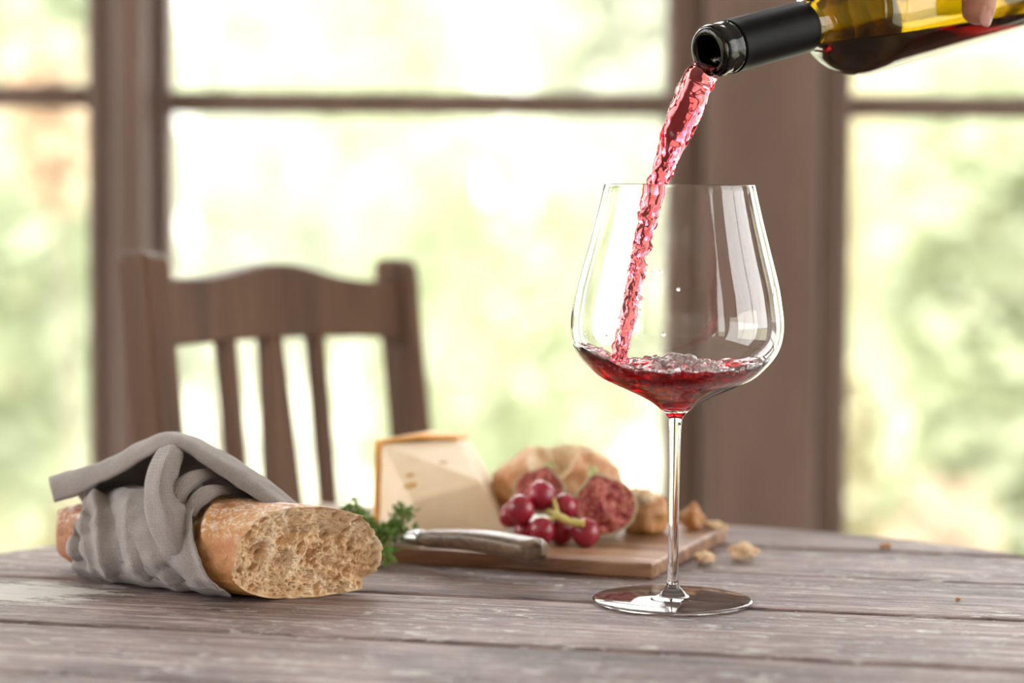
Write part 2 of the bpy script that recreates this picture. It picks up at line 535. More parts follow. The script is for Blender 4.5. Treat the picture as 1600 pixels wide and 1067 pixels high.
for i, (x, y, wd, kd) in enumerate(HEDGE):
    tree(x, y, 3.5 + .3 * (i % 3), 1.4, 1.75, kd, 2600, 'tall hedge bush at the far garden end, %s of four' % wd, 'hedge', 0.19, 20 + i)

# ================================================================== round table
TC = Vector((0.0093, 1.2855, 0.75))
TR, TA = 0.4227, math.radians(-12.3)
table = empty('round_table', (TC.x, TC.y, 0))
table.rotation_euler = (0, 0, TA)
tag(table, 'round wooden table with weathered grey-brown planks and flaking white paint', 'table')
SEAMS = [-TR, -.29, -.165, -.043, .0945, .217, .328, TR]
for i in range(7):
    v0, v1 = SEAMS[i] + .0022, SEAMS[i + 1] - .0022
    if i == 0: v0 = -TR + .002
    if i == 6: v1 = TR - .002
    n = 22
    top = []
    for k in range(n + 1):
        v = lerp(v0, v1, k / n)
        top.append((math.sqrt(max(0, TR * TR - v * v)), v))
    outline = top + [(-x, v) for x, v in reversed(top)]
    # straight long edges get small waviness by subdividing
    pts = []
    for a, b in zip(outline, outline[1:] + outline[:1]):
        L = math.hypot(a[0] - b[0], a[1] - b[1])
        m = max(1, int(L / .012)) if abs(a[1] - b[1]) < 1e-6 else 1
        for q in range(m):
            x, v = lerp(a[0], b[0], q / m), lerp(a[1], b[1], q / m)
            if m > 1: v += .0009 * noise.noise(Vector((x * 40, i * 3.1, v * 9))) + .0006 * noise.noise(Vector((x * 130, i * 7, 0)))
            pts.append((x, v))
    dz = [0, .0004, -.0003, 0, .0003, -.0004, .0002][i]
    bm = bmesh.new()
    f = bm.faces.new([bm.verts.new((x, v, .75 + dz)) for x, v in pts])
    r = bmesh.ops.extrude_face_region(bm, geom=[f])
    bmesh.ops.translate(bm, verts=[g for g in r['geom'] if isinstance(g, bmesh.types.BMVert)], vec=(0, 0, -.03))
    bevel(from_bm('plank', bm, TABLE, table), .0038, 3)
DARKW = simple('table_base_wood', (0.16, 0.11, 0.085), 0.6, 0.3, 15)
boxes('batten', [(-.05, .05, -.36, .36, .695, .7195)], DARKW, table)
lathe('pedestal', [(.0, .06), (.07, .06), (.06, .12), (.035, .2), (.05, .4), (.035, .55), (.06, .68), (.08, .694), (0, .694)], DARKW, table, 32)
for k in range(3):
    a = 2 * PI * k / 3 + .5
    pth = [Vector((math.cos(a) * q, math.sin(a) * q, z)) for q, z in ((.03, .16), (.12, .13), (.22, .05), (.27, .02))]
    V, F = tube(pth, [.03, .028, .024, .02], 10)
    mesh('foot', V, F, DARKW, table)

# ================================================================== chair
def build_chair():
    yl, yr = 1.78, 2.10
    root = empty('dining_chair', (0, 0, 0))
    A = PY(222, 403, yl); B = PY(617, 418, yr)
    zt = 0.925
    L2 = Vector((A.x, A.y, 0)); R2 = Vector((B.x, B.y, 0))
    U = (R2 - L2).normalized(); W = (R2 - L2).length
    Nn = Vector((U.y, -U.x, 0))               # towards the seat front
    tanr = math.tan(math.radians(6.0))
    sk = 0.0
    def pt(u, n, z):                           # u along the back, n forward offset, z height; includes recline
        if z > .45: n = n + (z - .93) * -tanr
        else: n = n + (.48) * tanr + (.45 - z) * -.10
        return L2 + U * u + Nn * n + Vector((0, 0, z + lerp(.006, -.008, u / W) * sstep(.5, .9, z)))
    def hexa(name, secs, bev=.004):
        """secs: list of (u0,u1,n0,n1,z) sections, swept upward"""
        V, F = [], []
        for u0, u1, n0, n1, z in secs:
            V += [pt(u0, n0, z), pt(u1, n0, z), pt(u1, n1, z), pt(u0, n1, z)]
        F = grid_faces(len(secs), 4, True) + [(3, 2, 1, 0), tuple(range(len(V) - 4, len(V)))]
        o = mesh(name, V, F, CHAIR, root, False)
        weld(o)
        return bevel(o, bev, 2)
    h = .0145
    for u in (0, W):
        hexa('post', [(u - h, u + h, -h, h, z) for z in (0.0, .25, .45, .46, .6, .75, .925)] + [(u - h * .7, u + h * .7, -h * .7, h * .7, .930)], .003)
    # top rail, camel-back outline
    V, F, n = [], [], 28
    for i in range(n + 1):
        f = i / n
        u = lerp(h * .9, W - h * .9, f)
        zt_ = .911 + .016 * math.exp(-((f - .5) / .23) ** 2) - .003 * math.sin(PI * f)
        zb = .8605 + .003 * math.sin(PI * f)
        bow = -.006 * math.sin(PI * f)
        for (nn, z) in ((-.010 + bow, zb), (.010 + bow, zb), (.010 + bow, zt_), (-.010 + bow, zt_)):
            V.append(pt(u, nn, z))
    F = grid_faces(n + 1, 4, True) + [(3, 2, 1, 0), tuple(range(len(V) - 4, len(V)))]
    bevel(weld(mesh('top_rail', V, F, CHAIR, root, False)), .003, 2)
    hexa('lower_rail', [(h, W - h, -.009, .009, .5), (h, W - h, -.009, .009, .535)])
    # three slats: thin, fanned centre, thin
    cu = W * .5
    for c0, c1, w0, w1 in ((W * .265, W * .262, .0085, .0085), (W * .435, W * .43, .012, .036), (W * .615, W * .61, .0085, .0085)):
        hexa('slat', [(lerp(c0, c1, k / 6) - lerp(w0, w1, k / 6), lerp(c0, c1, k / 6) + lerp(w0, w1, k / 6), -.006, .006, lerp(.864, .53, k / 6)) for k in range(6, -1, -1)], .002)
    hexa('seat', [(-.02, W + .02, .0, .37, .43), (-.03, W + .03, .0, .385, .445), (-.03, W + .03, .0, .385, .4499)], .006)
    for u in (.0, W):
        hexa('leg', [(u - .012, u + .012, .32, .344, 0.0), (u - .016, u + .016, .316, .348, .43)], .003)
        hexa('stretcher', [(u - .008, u + .008, .03, .32, .2), (u - .008, u + .008, .03, .32, .225)], .003)
    hexa('stretcher', [(.01, W - .01, .325, .341, .28), (.01, W - .01, .325, .341, .305)], .003)
    tag(root, 'brown wooden dining chair with curved top rail and three slats behind the table', 'chair')
build_chair()

# ================================================================== cutting board
BT = .7605
def board():
    c = PZ(1019, 906, .7505); r = PZ(1136, 845, .7505)
    er = Vector((r.x - c.x, r.y - c.y, 0)); D = er.length; er.normalize()
    el = Vector((-er.y, er.x, 0))
    t = NT('board_wood')
    ang = math.atan2(el.y, el.x)
    v = t.coord((7, 90, 60), (0, 0, 0))
    f = t.noise(v, 1.0, 5, 0.6, 0.7)
    t.p(Base_Color=t.ramp(f, [(0.34, (0.10, 0.042, 0.019)), (0.5, (0.28, 0.135, 0.07)), (0.66, (0.50, 0.30, 0.18))]), Roughness=0.42)
    t.p(Normal=t.bump(f, 0.25, 0.0012))
    o = boxes('cutting_board', [(-.0, .30, -D, 0, 0, BT - .7505)], t.m)
    o.location = (c.x, c.y, .7505)
    o.rotation_euler = (0, 0, ang)
    bevel(o, .0016, 2)
    tag(o, 'rectangular brown wooden cutting board carrying cheese, figs and grapes', 'cutting board')
    return o
board()

# ================================================================== wine glass
GY, GXY = 1.3735, None
GC = PZ(1050.5, 940, .7505)
GY = GC.y
def zrow(row): return PY(1050, row, GY).z - .7505
SC = (Vector((GC.x, GY, .87)) - CAM).dot(RM @ Vector((0, 0, -1))) / FPX
PRO = [(289, 117.5), (335, 128.5), (382, 140.8), (439, 156), (470, 162), (495, 165.6), (515, 166), (532, 163.5), (545, 159.2), (557, 152.5), (571, 141), (589, 122), (600, 101), (607.5, 84), (617, 62), (626, 43), (633, 32), (639, 24.5), (646, 16.5), (652.5, 11.8), (660, 10)]
def smooth_prof(tab, n):
    return [(v.y, v.x) for v in catmull([(r, hw, 0) for r, hw in tab], n)]
glass = empty('wine_glass', (GC.x, GC.y, .7505))
tag(glass, 'tall stemmed crystal wine glass being filled with red wine', 'wine glass')
outer = [(hw * SC, zrow(r)) for hw, r in smooth_prof(PRO, 70)]
zin = zrow(637)
TH = .0009
inner = []
for i, (r, z) in enumerate(outer):
    a = outer[max(i - 1, 0)]; b = outer[min(i + 1, len(outer) - 1)]
    t = Vector((b[0] - a[0], b[1] - a[1])).normalized()
    nr, nz = t.y, -t.x
    th = TH if i < 40 else lerp(TH, .0022, (i - 40) / 30)
    ri, zi = r + nr * th, z + nz * th
    if zi > zin + .0012 and ri > .003: inner.append((ri, zi))
INNER = list(inner)
inner_end = [(INNER[-1][0] * .6, zin + .0004), (0, zin)]
stem = [(hw * SC, zrow(r)) for hw, r in smooth_prof([(668, 9.4), (700, 8.6), (760, 8.0), (820, 7.8), (870, 8.2), (900, 9.0), (918, 10.2), (926, 13.0)], 24)]
zz = zrow(926)
foot = [(.0066, .0062), (.0078, .0046), (.0100, .0036), (.0140, .0030), (.020, .0027), (.030, .0024), (.0446, .0021), (.0457, .0017), (.0459, .0011), (.0452, .0004), (.0440, -.0012), (.0, -.0012)]   # the foot sits flush in the soft wood
rim = [(outer[0][0] - TH * .15, outer[0][1] + .0004), (outer[0][0] - TH * .8, outer[0][1] + .0004)]
prof = [(0, zin)] + [inner_end[0]] + INNER[::-1] + rim[::-1] + outer + [s for s in stem if s[1] > .0085] + foot
TILT = Matrix.Rotation(math.radians(0.35), 4, 'Y')
lathe('bowl_and_stem', prof, GLASS, glass, 128, TILT)

# --- wine lying in the bowl
def rin(z):                      # inner radius at height z
    return interp(sorted([(zi, ri) for ri, zi in INNER] + [(zin, 0.0), (zin + .0004, INNER[-1][0] * .6)]), z)
STX, STY = PY(969, 560, GY).x - GC.x, 0.002
def surf(x, y):
    z = zrow(571)
    z += .0125 * sstep(-.022, -.062, x) * (1 + .15 * noise.noise(Vector((x * 90, y * 90, 3))))
    z += .0045 * sstep(.03, .062, x)
    z += .0042 * math.exp(-((x + .004) ** 2 + (y + .004) ** 2) / (2 * .014 ** 2))
    z -= .0025 * math.exp(-((x - STX) ** 2 + (y - STY) ** 2) / (2 * .006 ** 2))
    k = math.exp(-((x + .005) ** 2 + y * y) / (2 * .028 ** 2))
    z += (.0006 + .0016 * k) * noise.fractal(Vector((x * 130, y * 130, 1.3)), 1.0, 2.0, 3)
    return z
def build_wine():
    n, V, F = 144, [], []
    NW, NTp = 34, 40
    rows = NW + NTp
    for i in range(rows):
        for j in range(n):
            th = 2 * PI * j / n
            c, s = math.cos(th), math.sin(th)
            # wall height: fixed point
            zt = zrow(571)
            for _ in range(6):
                r = rin(zt) + TH * .45
                zt = surf(r * c, r * s)
            rt = rin(zt) + TH * .45
            if i < NW:
                f = i / (NW - 1)
                z = zin - .0006 + (zt - zin + .0006) * f ** 1.5
                r = rin(z) + TH * .45 if f > 0 else .0004
                if f == 1: r, z = rt, zt
            else:
                f = 1 - (i - NW + 1) / NTp
                r = rt * f
                r = max(r, .0004)
                z = surf(r * c, r * s) + .0007 * sstep(.94, 1.0, f)
            V.append(Vector((r * c, r * s, z)))
    F = grid_faces(rows, n, True)
    V.append(Vector((0, 0, zin - .0006))); V.append(Vector((0, 0, surf(0, 0))))
    for j in range(n):
        k = (j + 1) % n
        F.append((len(V) - 2, j, k))
        F.append((len(V) - 1, (rows - 1) * n + k, (rows - 1) * n + j))
    o = mesh('poured_wine', V, F, WINE)
    o.location = glass.location
    bm = bmesh.new(); bm.from_mesh(o.data)
    bmesh.ops.recalc_face_normals(bm, faces=bm.faces)
    bm.to_mesh(o.data); bm.free()
    tag(o, 'dark red wine swirling in the bottom of the glass bowl', 'wine')
    # froth: bubbles riding on the surface
    rnd = random.Random(5)
    acc = ([], [])
    for q in range(330):
        if q < 240:
            x, y = rnd.gauss(.003, .012), rnd.gauss(-.010, .013)
            r = rnd.choice((.0005, .0007, .0009, .0012, .0016, .0022))
        else:
            th = rnd.uniform(PI * .75, PI * 1.9)
            rr = rin(zrow(566)) * rnd.uniform(.8, .95)
            x, y, r = rr * math.cos(th), rr * math.sin(th), rnd.uniform(.0006, .0014)
        if math.hypot(x, y) > rin(surf(x, y)) - r - .0012: continue
        addmesh(acc, *sphere((x, y, surf(x, y) + r * .25), r, 6, 9))
    fo = mesh('froth', acc[0], acc[1], froth_mat(), o)
    weld(fo)
    fo['kind'] = 'stuff'
build_wine()

# --- falling stream
def build_stream():
    key = [(1103, 100, 17), (1099, 112, 22), (1090, 130, 24.5), (1077, 160, 25.5), (1064, 190, 25), (1053, 218, 22), (1043, 245, 18.5), (1034, 268, 17), (1026, 292, 16.5), (1017, 325, 15.5), (1010, 352, 14.5), (1003, 382, 13.5), (997, 412, 13), (990, 445, 12.5), (984, 478, 13), (978, 510, 12.5), (972, 540, 12), (969, 566, 12)]
    N, n = 420, 56
    sm = catmull(key, N)
    V = []
    for i, k in enumerate(sm):
        f = i / (N - 1)
        yy = GY - .002 + .004 * math.sin(f * 9) * f
        if f < .12: yy = lerp(GY - .003, GY - .002, f / .12)
        c = PY(k.x, k.y, yy)
        hw = k.z * SC
        tw = f * 7.0
        a1 = sm[min(i + 1, N - 1)] - sm[max(i - 1, 0)]
        ax = Vector((-a1.y, 0, -a1.x)).normalized()       # across the stream, in the picture plane
        ax = Vector((ax.x, 0, -ax.z)) if ax.x < 0 else ax
        ax = Vector((abs(a1.y), 0, a1.x)).normalized()
        for j in range(n):
            th = 2 * PI * j / n
            d = Vector((math.cos(th) * math.cos(tw) - math.sin(th) * math.sin(tw), math.sin(th) * math.cos(tw) + math.cos(th) * math.sin(tw)))
            flat = lerp(.34, .85, min(1, f * 1.6))
            q = Vector((math.cos(th + tw * .3), math.sin(th + tw * .3), f * 13))
            rip = 1 + (.08 + .24 * sstep(.25, .6, f)) * noise.fractal(Vector((q.x * 1.2, q.y * 1.2, f * 26)), 1.0, 2.0, 3) + .06 * math.sin(5 * th + f * 34) * (1 - f * .6) + .10 * noise.noise(Vector((q.x * 3.2, q.y * 3.2, f * 26))) + .03 * noise.noise(Vector((q.x * 6, q.y * 6, f * 55)))
            wob = .0016 * sstep(.35, .6, f) * noise.noise(Vector((f * 30, 2.2, 0)))
            V.append(c + ax * (math.cos(th) * hw * rip + wob) + Vector((0, math.sin(th) * hw * rip * flat, 0)))
    F = grid_faces(N, n, True) + [tuple(range(n))[::-1], tuple(range((N - 1) * n, N * n))]
    o = mesh('wine_stream', V, F, WINE)
    bm = bmesh.new(); bm.from_mesh(o.data)
    bmesh.ops.recalc_face_normals(bm, faces=bm.faces)
    bm.to_mesh(o.data); bm.free()
    tag(o, 'rippling red stream of wine falling from bottle to glass', 'wine')
    for px, py, r in ((997, 334, 5), (1001, 340, 4.5), (992, 381, 5), (999, 385, 6), (987, 415, 5.5), (991, 424, 5), (999, 466, 6), (994, 473, 5), (991, 503, 4.5), (976, 420, 0)):
        if r:
            c = PY(px, py, GY - .004)
            vv, ff = sphere(c, r * SC, 8, 12, (1.0, .8, .85), None, lambda d: 1 + .25 * noise.noise(d * 1.5 + c * 50))
            weld(mesh('droplet', vv, ff, WINE, o))
build_stream()
CLEAR = mat_glass('water_clear', (1, .98, .98), 0.0, 1.33)
for px, py, r in ((974, 372, 2.2), (975, 422, 2.2), (1018, 426, 2.6), (1031, 425, 3.6), (1060, 452, 2.8), (1000, 486, 3.2), (998, 498, 2.4), (948, 526, 2.8), (1037, 522, 2.8), (963, 407, 1.4), (909, 516, 2), (914, 520, 1.8)):
    p = PY(px, py, GY) - Vector((GC.x, GC.y, .7505))
    rr = rin(p.z) - .0003
    y = -math.sqrt(max(0, rr * rr - p.x * p.x))
    p2 = PY(px, py, GY + y) - Vector((GC.x, GC.y, .7505))
    vv, ff = sphere(p2 + Vector((0, r * SC * .5, 0)), r * SC, 6, 9)
    weld(mesh('drop', vv, ff, CLEAR, glass))

# ================================================================== bottle
BM = PY(1105, 82, 1.368)
ph, th_ = math.radians(39), math.radians(16.6)
BU = Vector((math.cos(ph) * math.cos(th_), math.sin(ph), math.cos(ph) * math.sin(th_))).normalized()
BV = (Vector((0, 0, 1)) - BU * BU.z).normalized()         # up, across the bottle
BN = BU.cross(BV)                                          # towards the viewer's side
if BN.y > 0: BN = -BN
def bp(t, al, r): return BM + BU * t + BV * (r * math.cos(al)) + BN * (r * math.sin(al))
BMAT = Matrix((( BV.x, BN.x, BU.x, BM.x), (BV.y, BN.y, BU.y, BM.y), (BV.z, BN.z, BU.z, BM.z), (0, 0, 0, 1)))
bottle = empty('wine_bottle', BM)
tag(bottle, 'olive green wine bottle with black neck foil, tilted and pouring', 'bottle')
OUT = [(.0118, .0002), (.0134, .0010), (.0140, .0028), (.0140, .0075), (.0136, .0095), (.0138, .018), (.0140, .04), (.0145, .078), (.0150, .086), (.0166, .092), (.0205, .0975), (.0262, .103), (.0315, .109), (.0352, .116), (.0370, .125), (.0375, .14), (.0375, .200), (.0375, .286), (.0355, .293), (.031, .2945), (.012, .282), (0, .280)]
INN = [(.0092, .0014), (.0090, .004), (.0092, .02), (.0098, .05), (.0108, .078), (.0116, .087), (.0132, .0935), (.0170, .0995), (.0228, .105), (.0280, .111), (.0318, .118), (.0338, .127), (.0343, .142), (.0343, .200), (.0343, .283), (.030, .287), (.012, .277), (0, .275)]
def dens(prof, n):
    return [(max(0, v.x), v.y) for v in catmull([(a, b, 0) for a, b in prof], n)]
inv = Matrix.Translation(-BM)
lathe('glass_body', dens(INN, 70)[::-1] + [(.0104, .0004)] + dens(OUT, 84), BOTTLE, bottle, 96, inv @ BMAT)
FOIL = simple('black_foil', (0.004, 0.004, 0.005), 0.42, 0.3, 60, Specular_IOR_Level=0.08)
def foil(name, secs, rough, wrinkle, smat):
    n = 96
    V = []
    for i, (r, t) in enumerate(secs):
        for j in range(n):
            al = 2 * PI * j / n
            q = wrinkle * noise.fractal(Vector((math.cos(al) * 4, math.sin(al) * 4, t * 900)), 1, 2, 3)
            edge = .0012 * noise.noise(Vector((math.cos(al) * 3, math.sin(al) * 3, 5))) if (i == 0 and wrinkle) else 0
            V.append(bp(t + edge, al, r + abs(q)) - BM)
    o = mesh(name, V, grid_faces(len(secs), n, True), smat, bottle)
    weld(o)
    return o
foil('neck_foil', [(.0141, .0165)] + [(.0153, .0172), (.0154, .0178)] + [(lerp(.0153, .0152, k / 10), lerp(.0185, .079, k / 10)) for k in range(11)] + [(.0149, .0796), (.0147, .0796)], .4, 0, FOIL)
foil('torn_foil_collar', [(.01415, .0030), (.0147, .0038), (.0148, .0050), (.0148, .0075), (.0144, .0092), (.0143, .0112), (.0147, .0126), (.0148, .0145), (.0148, .0166), (.0142, .0172)], .3, .0006, simple('glossy_black_foil', (0.004, 0.004, 0.005), 0.16, 0.3, 60, Specular_IOR_Level=0.35))
# wine lying in the bottle: inside profile cut by a sloping plane
def bottle_wine():
    pr = [(max(0, r + .0006 if r > 0 else 0), t - (.0 if t > .01 else .0)) for r, t in dens(INN, 60) if t < .288 or r == 0]
    pr = [(0, .004)] + [p for p in pr if p[1] > .004]
    o = lathe('bottled_wine', pr, WINE, None, 72, inv @ BMAT)
    o.location = BM
    bm = bmesh.new(); bm.from_mesh(o.data)
    # surface: through the lower lip of the bore and the level seen in the body
    p0 = bp(.004, PI, .0035) - BM
    p1 = PY(1400, 44, bp(.165, 0, 0).y) - BM
    d = p1 - p0
    nrm = d.cross(BN).normalized()
    if nrm.z < 0: nrm = -nrm
    bmesh.ops.bisect_plane(bm, geom=bm.verts[:] + bm.edges[:] + bm.faces[:], plane_co=p0, plane_no=nrm, clear_outer=True)
    ed = [e for e in bm.edges if e.is_boundary]
    bmesh.ops.contextual_create(bm, geom=ed)
    bmesh.ops.recalc_face_normals(bm, faces=bm.faces)
    bm.to_mesh(o.data); bm.free()
    for p in o.data.polygons: p.use_smooth = len(p.vertices) <= 4
    tag(o, 'dark wine still inside the tilted green bottle', 'wine')
bottle_wine()

# ================================================================== hand on the bottle
def build_hand():
    t = NT('skin')
    f = t.noise(t.coord(), 120, 4)
    t.p(Base_Color=t.ramp(f, [(0.3, (0.44, 0.19, 0.125)), (0.7, (0.54, 0.26, 0.185))]), Roughness=0.42, Subsurface_Weight=0.25, Subsurface_Radius=(.006, .002, .001), Subsurface_Scale=1.0)
    t.p(Normal=t.bump(t.noise(t.coord(), 700, 3), .25, .0005))
    R0 = .0375
    # axial position where the tip is seen
    best = min((abs(proj(bp(k * .001, math.radians(125), R0 + .008))[0] - 1519), k) for k in range(120, 290))[1] * .001
    tip_al = min((abs(proj(bp(best, math.radians(a), R0 + .0085))[1] - 43), a) for a in range(60, 180))[1]
    best = min((abs(proj(bp(k * .001, math.radians(tip_al), R0 + .008))[0] - 1519), k) for k in range(120, 290))[1] * .001
    T = best
    V, E, Rr = [], [], []
    def add(p, r, par=None):
        V.append(p); Rr.append(r)
        if par is not None: E.append((par, len(V) - 1))
        return len(V) - 1
    palm = add(bp(T + .030, 0.0, R0 + .020), .020)
    wrist = add(bp(T + .085, -.1, R0 + .040), .024, palm)
    fa = add(bp(T + .17, -.1, R0 + .075), .031, wrist)
    fb = add(bp(T + .30, -.1, R0 + .125), .039, fa)
    # thumb over the near side
    a = add(bp(T + .020, math.radians(30), R0 + .015), .0135, palm)
    for dt, al, off, r in ((.009, 62, .0130, .0120), (.003, tip_al - 34, .0115, .0114), (.0, tip_al - 16, .0106, .0112), (.0, tip_al - 3, .0094, .0092)):
        a = add(bp(T + dt, math.radians(al), R0 + off), r, a)
    tipc = bp(T, math.radians(tip_al - 12), R0 + .0105)
    # four fingers around the far side
    for k, (dt, ln) in enumerate(((-.030, 1.0), (-.008, 1.08), (.013, 1.0), (.033, .82))):
        a = add(bp(T + .012 + dt * .8 + .006, math.radians(-28), R0 + .014), .0115, palm)
        for al, off, r in ((-62 * ln, .0105, .0098), (-92 * ln, .0088, .0088), (-122 * ln, .008, .0078)):
            a = add(bp(T + dt + .004, math.radians(al), R0 + off), r, a)
    me = bpy.data.meshes.new('person')
    me.from_pydata([tuple(v) for v in V], E, [])
    o = link(bpy.data.objects.new('person', me))
    me.materials.append(t.m)
    sk = o.modifiers.new('skin', 'SKIN')
    for i, sv in enumerate(me.skin_vertices[0].data):
        sv.radius = (Rr[i], Rr[i])
        sv.use_root = (i == 0)
    sk.use_smooth_shade = True
    subsurf(o, 2)
    # nail on the outer face of the tip
    nd = (math.cos(math.radians(tip_al - 8)) * BV + math.sin(math.radians(tip_al - 8)) * BN).normalized()
    lng = (-math.sin(math.radians(tip_al - 8)) * BV + math.cos(math.radians(tip_al - 8)) * BN).normalized()
    cr = BU
    rot = Matrix((cr, lng, nd)).transposed()
    c = bp(T, math.radians(tip_al - 13), R0 + .0104 + .0082)
    Vn, Fn = [], []
    nu, nv = 9, 9
    for i in range(nu):
        for j in range(nv):
            x, y = (i / 8 - .5) * 2, (j / 8 - .5) * 2
            k = math.sqrt(max(0, 1 - .25 * x * x * y * y))
            sx, sy = x * math.sqrt(1 - y * y / 2), y * math.sqrt(1 - x * x / 2)
            Vn.append(c + rot @ Vector((sx * .0066, sy * .0076, -.0030 * sx * sx - .001 * sy * sy)))
    no = mesh('nail', Vn, grid_faces(9, 9), simple('nail', (0.62, 0.33, 0.3), 0.22, 0.08, 30), o)
    so = no.modifiers.new('solid', 'SOLIDIFY'); so.thickness = .0008
    tag(o, "person's hand gripping the bottle from above, one fingertip in view", 'person')
build_hand()

# ================================================================== baguette
BA = Vector((.853, -.522, 0)).normalized()
BE = Vector((-BA.y, BA.x, 0))
B0 = Vector((-.117, 1.380, 0))
FN = Vector((.45, -.89, 0)).normalized()
def sect(th, wd, hh, zb=.7503):
    """rounded loaf cross-section: (lateral, height)"""
    c, s = math.cos(th), math.sin(th)
    x = wd * math.copysign(abs(c) ** .82, c)
    if s >= 0: z = hh * .42 + hh * .58 * abs(s) ** .92
    else: z = hh * .42 - hh * .42 * abs(s) ** .62
    return x, zb + z
def loaf_wh(s):
    t = sstep(-.190, -.07, s)
    e = math.sqrt(max(0.0, min(1.0, (s + .190) / .04)))
    e = min(1, e * 1.02)
    return lerp(.020, .0385, t) * e, lerp(.042, .0525, t) * lerp(.55, 1, e)
def lpt(s, th, grow=0.0):
    wd, hh = loaf_wh(s)
    zb = .7503
    if s < -.14: zb += .012 * (1 - math.sqrt(max(0, min(1, (s + .190) / .05))))
    x, z = sect(th, wd + grow, hh + grow, zb)
    return B0 + BA * s + BE * x + Vector((0, 0, z))
def build_bread():
    root = empty('torn_baguette', (B0.x, B0.y, .7503))
    O = Vector((B0.x, B0.y, .7503))
    tag(root, 'torn end of a crusty baguette wrapped in the grey napkin', 'bread')
    NTh, NS = 300, 110
    ends = []
    for j in range(NTh):
        th = 2 * PI * j / NTh
        base = lpt(0, th)
        s = -((base - B0).dot(Vector((FN.x, FN.y, 0)))) / BA.dot(FN)
        c_, s_ = math.cos(th), math.sin(th)
        q = Vector((c_ * 2.1, s_ * 2.1, 4.0))
        s += .0045 * noise.noise(q) + .0030 * noise.noise(q * 2.7) + .0014 * noise.noise(q * 8)
        s += .006 * math.exp(-((th - 1.05) / .22) ** 2)        # a tongue of crust at the upper right
        s -= .007 * math.exp(-((th - 5.75) / .18) ** 2)        # notch at the lower right
        ends.append(s)
    V = []
    for i in range(NS):
        f = i / (NS - 1)
        for j in range(NTh):
            th = 2 * PI * j / NTh
            s = lerp(-.1899, ends[j], f ** .9)
            p = lpt(s, th)
            c_, s_ = math.cos(th), math.sin(th)
            nrm = (BE * c_ + Vector((0, 0, s_)))
            d = .0016 * noise.fractal(Vector((s * 30, c_ * 1.2, s_ * 1.2)), 1, 2, 3) + .0006 * noise.fractal(Vector((s * 260, c_ * 8, s_ * 8)), 1, 2, 3)
            # oblique score with a raised ear
            u = (s + .062) - .010 * (th - 2.3)
            if 1.75 < th < 3.0:
                k = sstep(1.75, 2.0, th) * sstep(3.0, 2.75, th)
                d += k * (.0028 * math.exp(-((u - .012) / .0045) ** 2) - .0045 * math.exp(-(u / .006) ** 2))
            if s_ < -.3: d *= .25
            p = p + nrm * d
            p.z = max(p.z, .7503)
            V.append(p - O)
    F = grid_faces(NS, NTh, True)
    F.append(tuple(range(NTh)))
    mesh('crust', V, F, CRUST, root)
    ring = V[(NS - 1) * NTh:]
    cen = sum(ring, Vector()) / NTh
    NR = 120
    CV = []
    N3 = Vector((FN.x, FN.y, 0.06)).normalized()
    T3 = Vector((-FN.y, FN.x, 0)).normalized()
    holes = [(-.030, .004, .0055, .007), (-.012, .012, .006, .005), (-.016, -.002, .0065, .0055), (.004, .001, .0028, .005), (.012, -.004, .003, .004), (-.002, .014, .004, .003), (.02, .008, .003, .003), (-.022, -.010, .003, .003), (.012, .012, .0028, .004), (.000, -.012, .004, .003)]
    for i in range(NR):
        f = 1 - i / NR
        for j in range(NTh):
            p = cen.lerp(ring[j], f)
            a, b = (p - cen).dot(T3), (p - cen).z
            # fibres fan out from lower left to upper right
            u, v = a * .75 + b * .66, -a * .66 + b * .75
            q = Vector((u * 95, v * 330, 0))
            d = -.0030 * (1 - f ** 3)
            d += .0026 * noise.fractal(Vector((a * 48, b * 48, 8)), 1, 2, 2)
            d += .0016 * noise.fractal(Vector((u * 75, v * 300, 0)), 1, 2.1, 3)
            for fu, fv, lim, dep in ((105, 210, .42, .0034), (230, 420, .45, .0019), (470, 760, .5, .0010)):
                wv = .25 * noise.noise(Vector((a * 200, b * 200, fu)))
                d1 = noise.voronoi(Vector((u * fu + wv, v * fv + wv, fu * .37)))[0][0]
                d -= dep * sstep(lim, .08, d1)
            for ha, hb, hr, hd in holes:
                e = ((a - ha) * .8 + (b - hb) * .6) / (hr * 1.35), (-(a - ha) * .6 + (b - hb) * .8) / (hr * .8)
                rr = e[0] ** 2 + e[1] ** 2
                if rr < 2.2: d -= hd * sstep(1.25, .35, rr) * .9
            k = sstep(1.0, .95, f)
            CV.append(p + N3 * d * k + (Vector((0, 0, 0))))
    CV.append(cen - N3 * .003)
    CF = grid_faces(NR, NTh, True)
    for j in range(NTh): CF.append(((NR - 1) * NTh + j, len(CV) - 1, (NR - 1) * NTh + (j + 1) % NTh))
    for p in CV: p.z = max(p.z, 0.0)
    cr = mesh('crumb', CV, CF, CRUMB, root)
    bm = bmesh.new(); bm.from_mesh(cr.data)
    bmesh.ops.recalc_face_normals(bm, faces=bm.faces)
    bm.to_mesh(cr.data); bm.free()
build_bread()

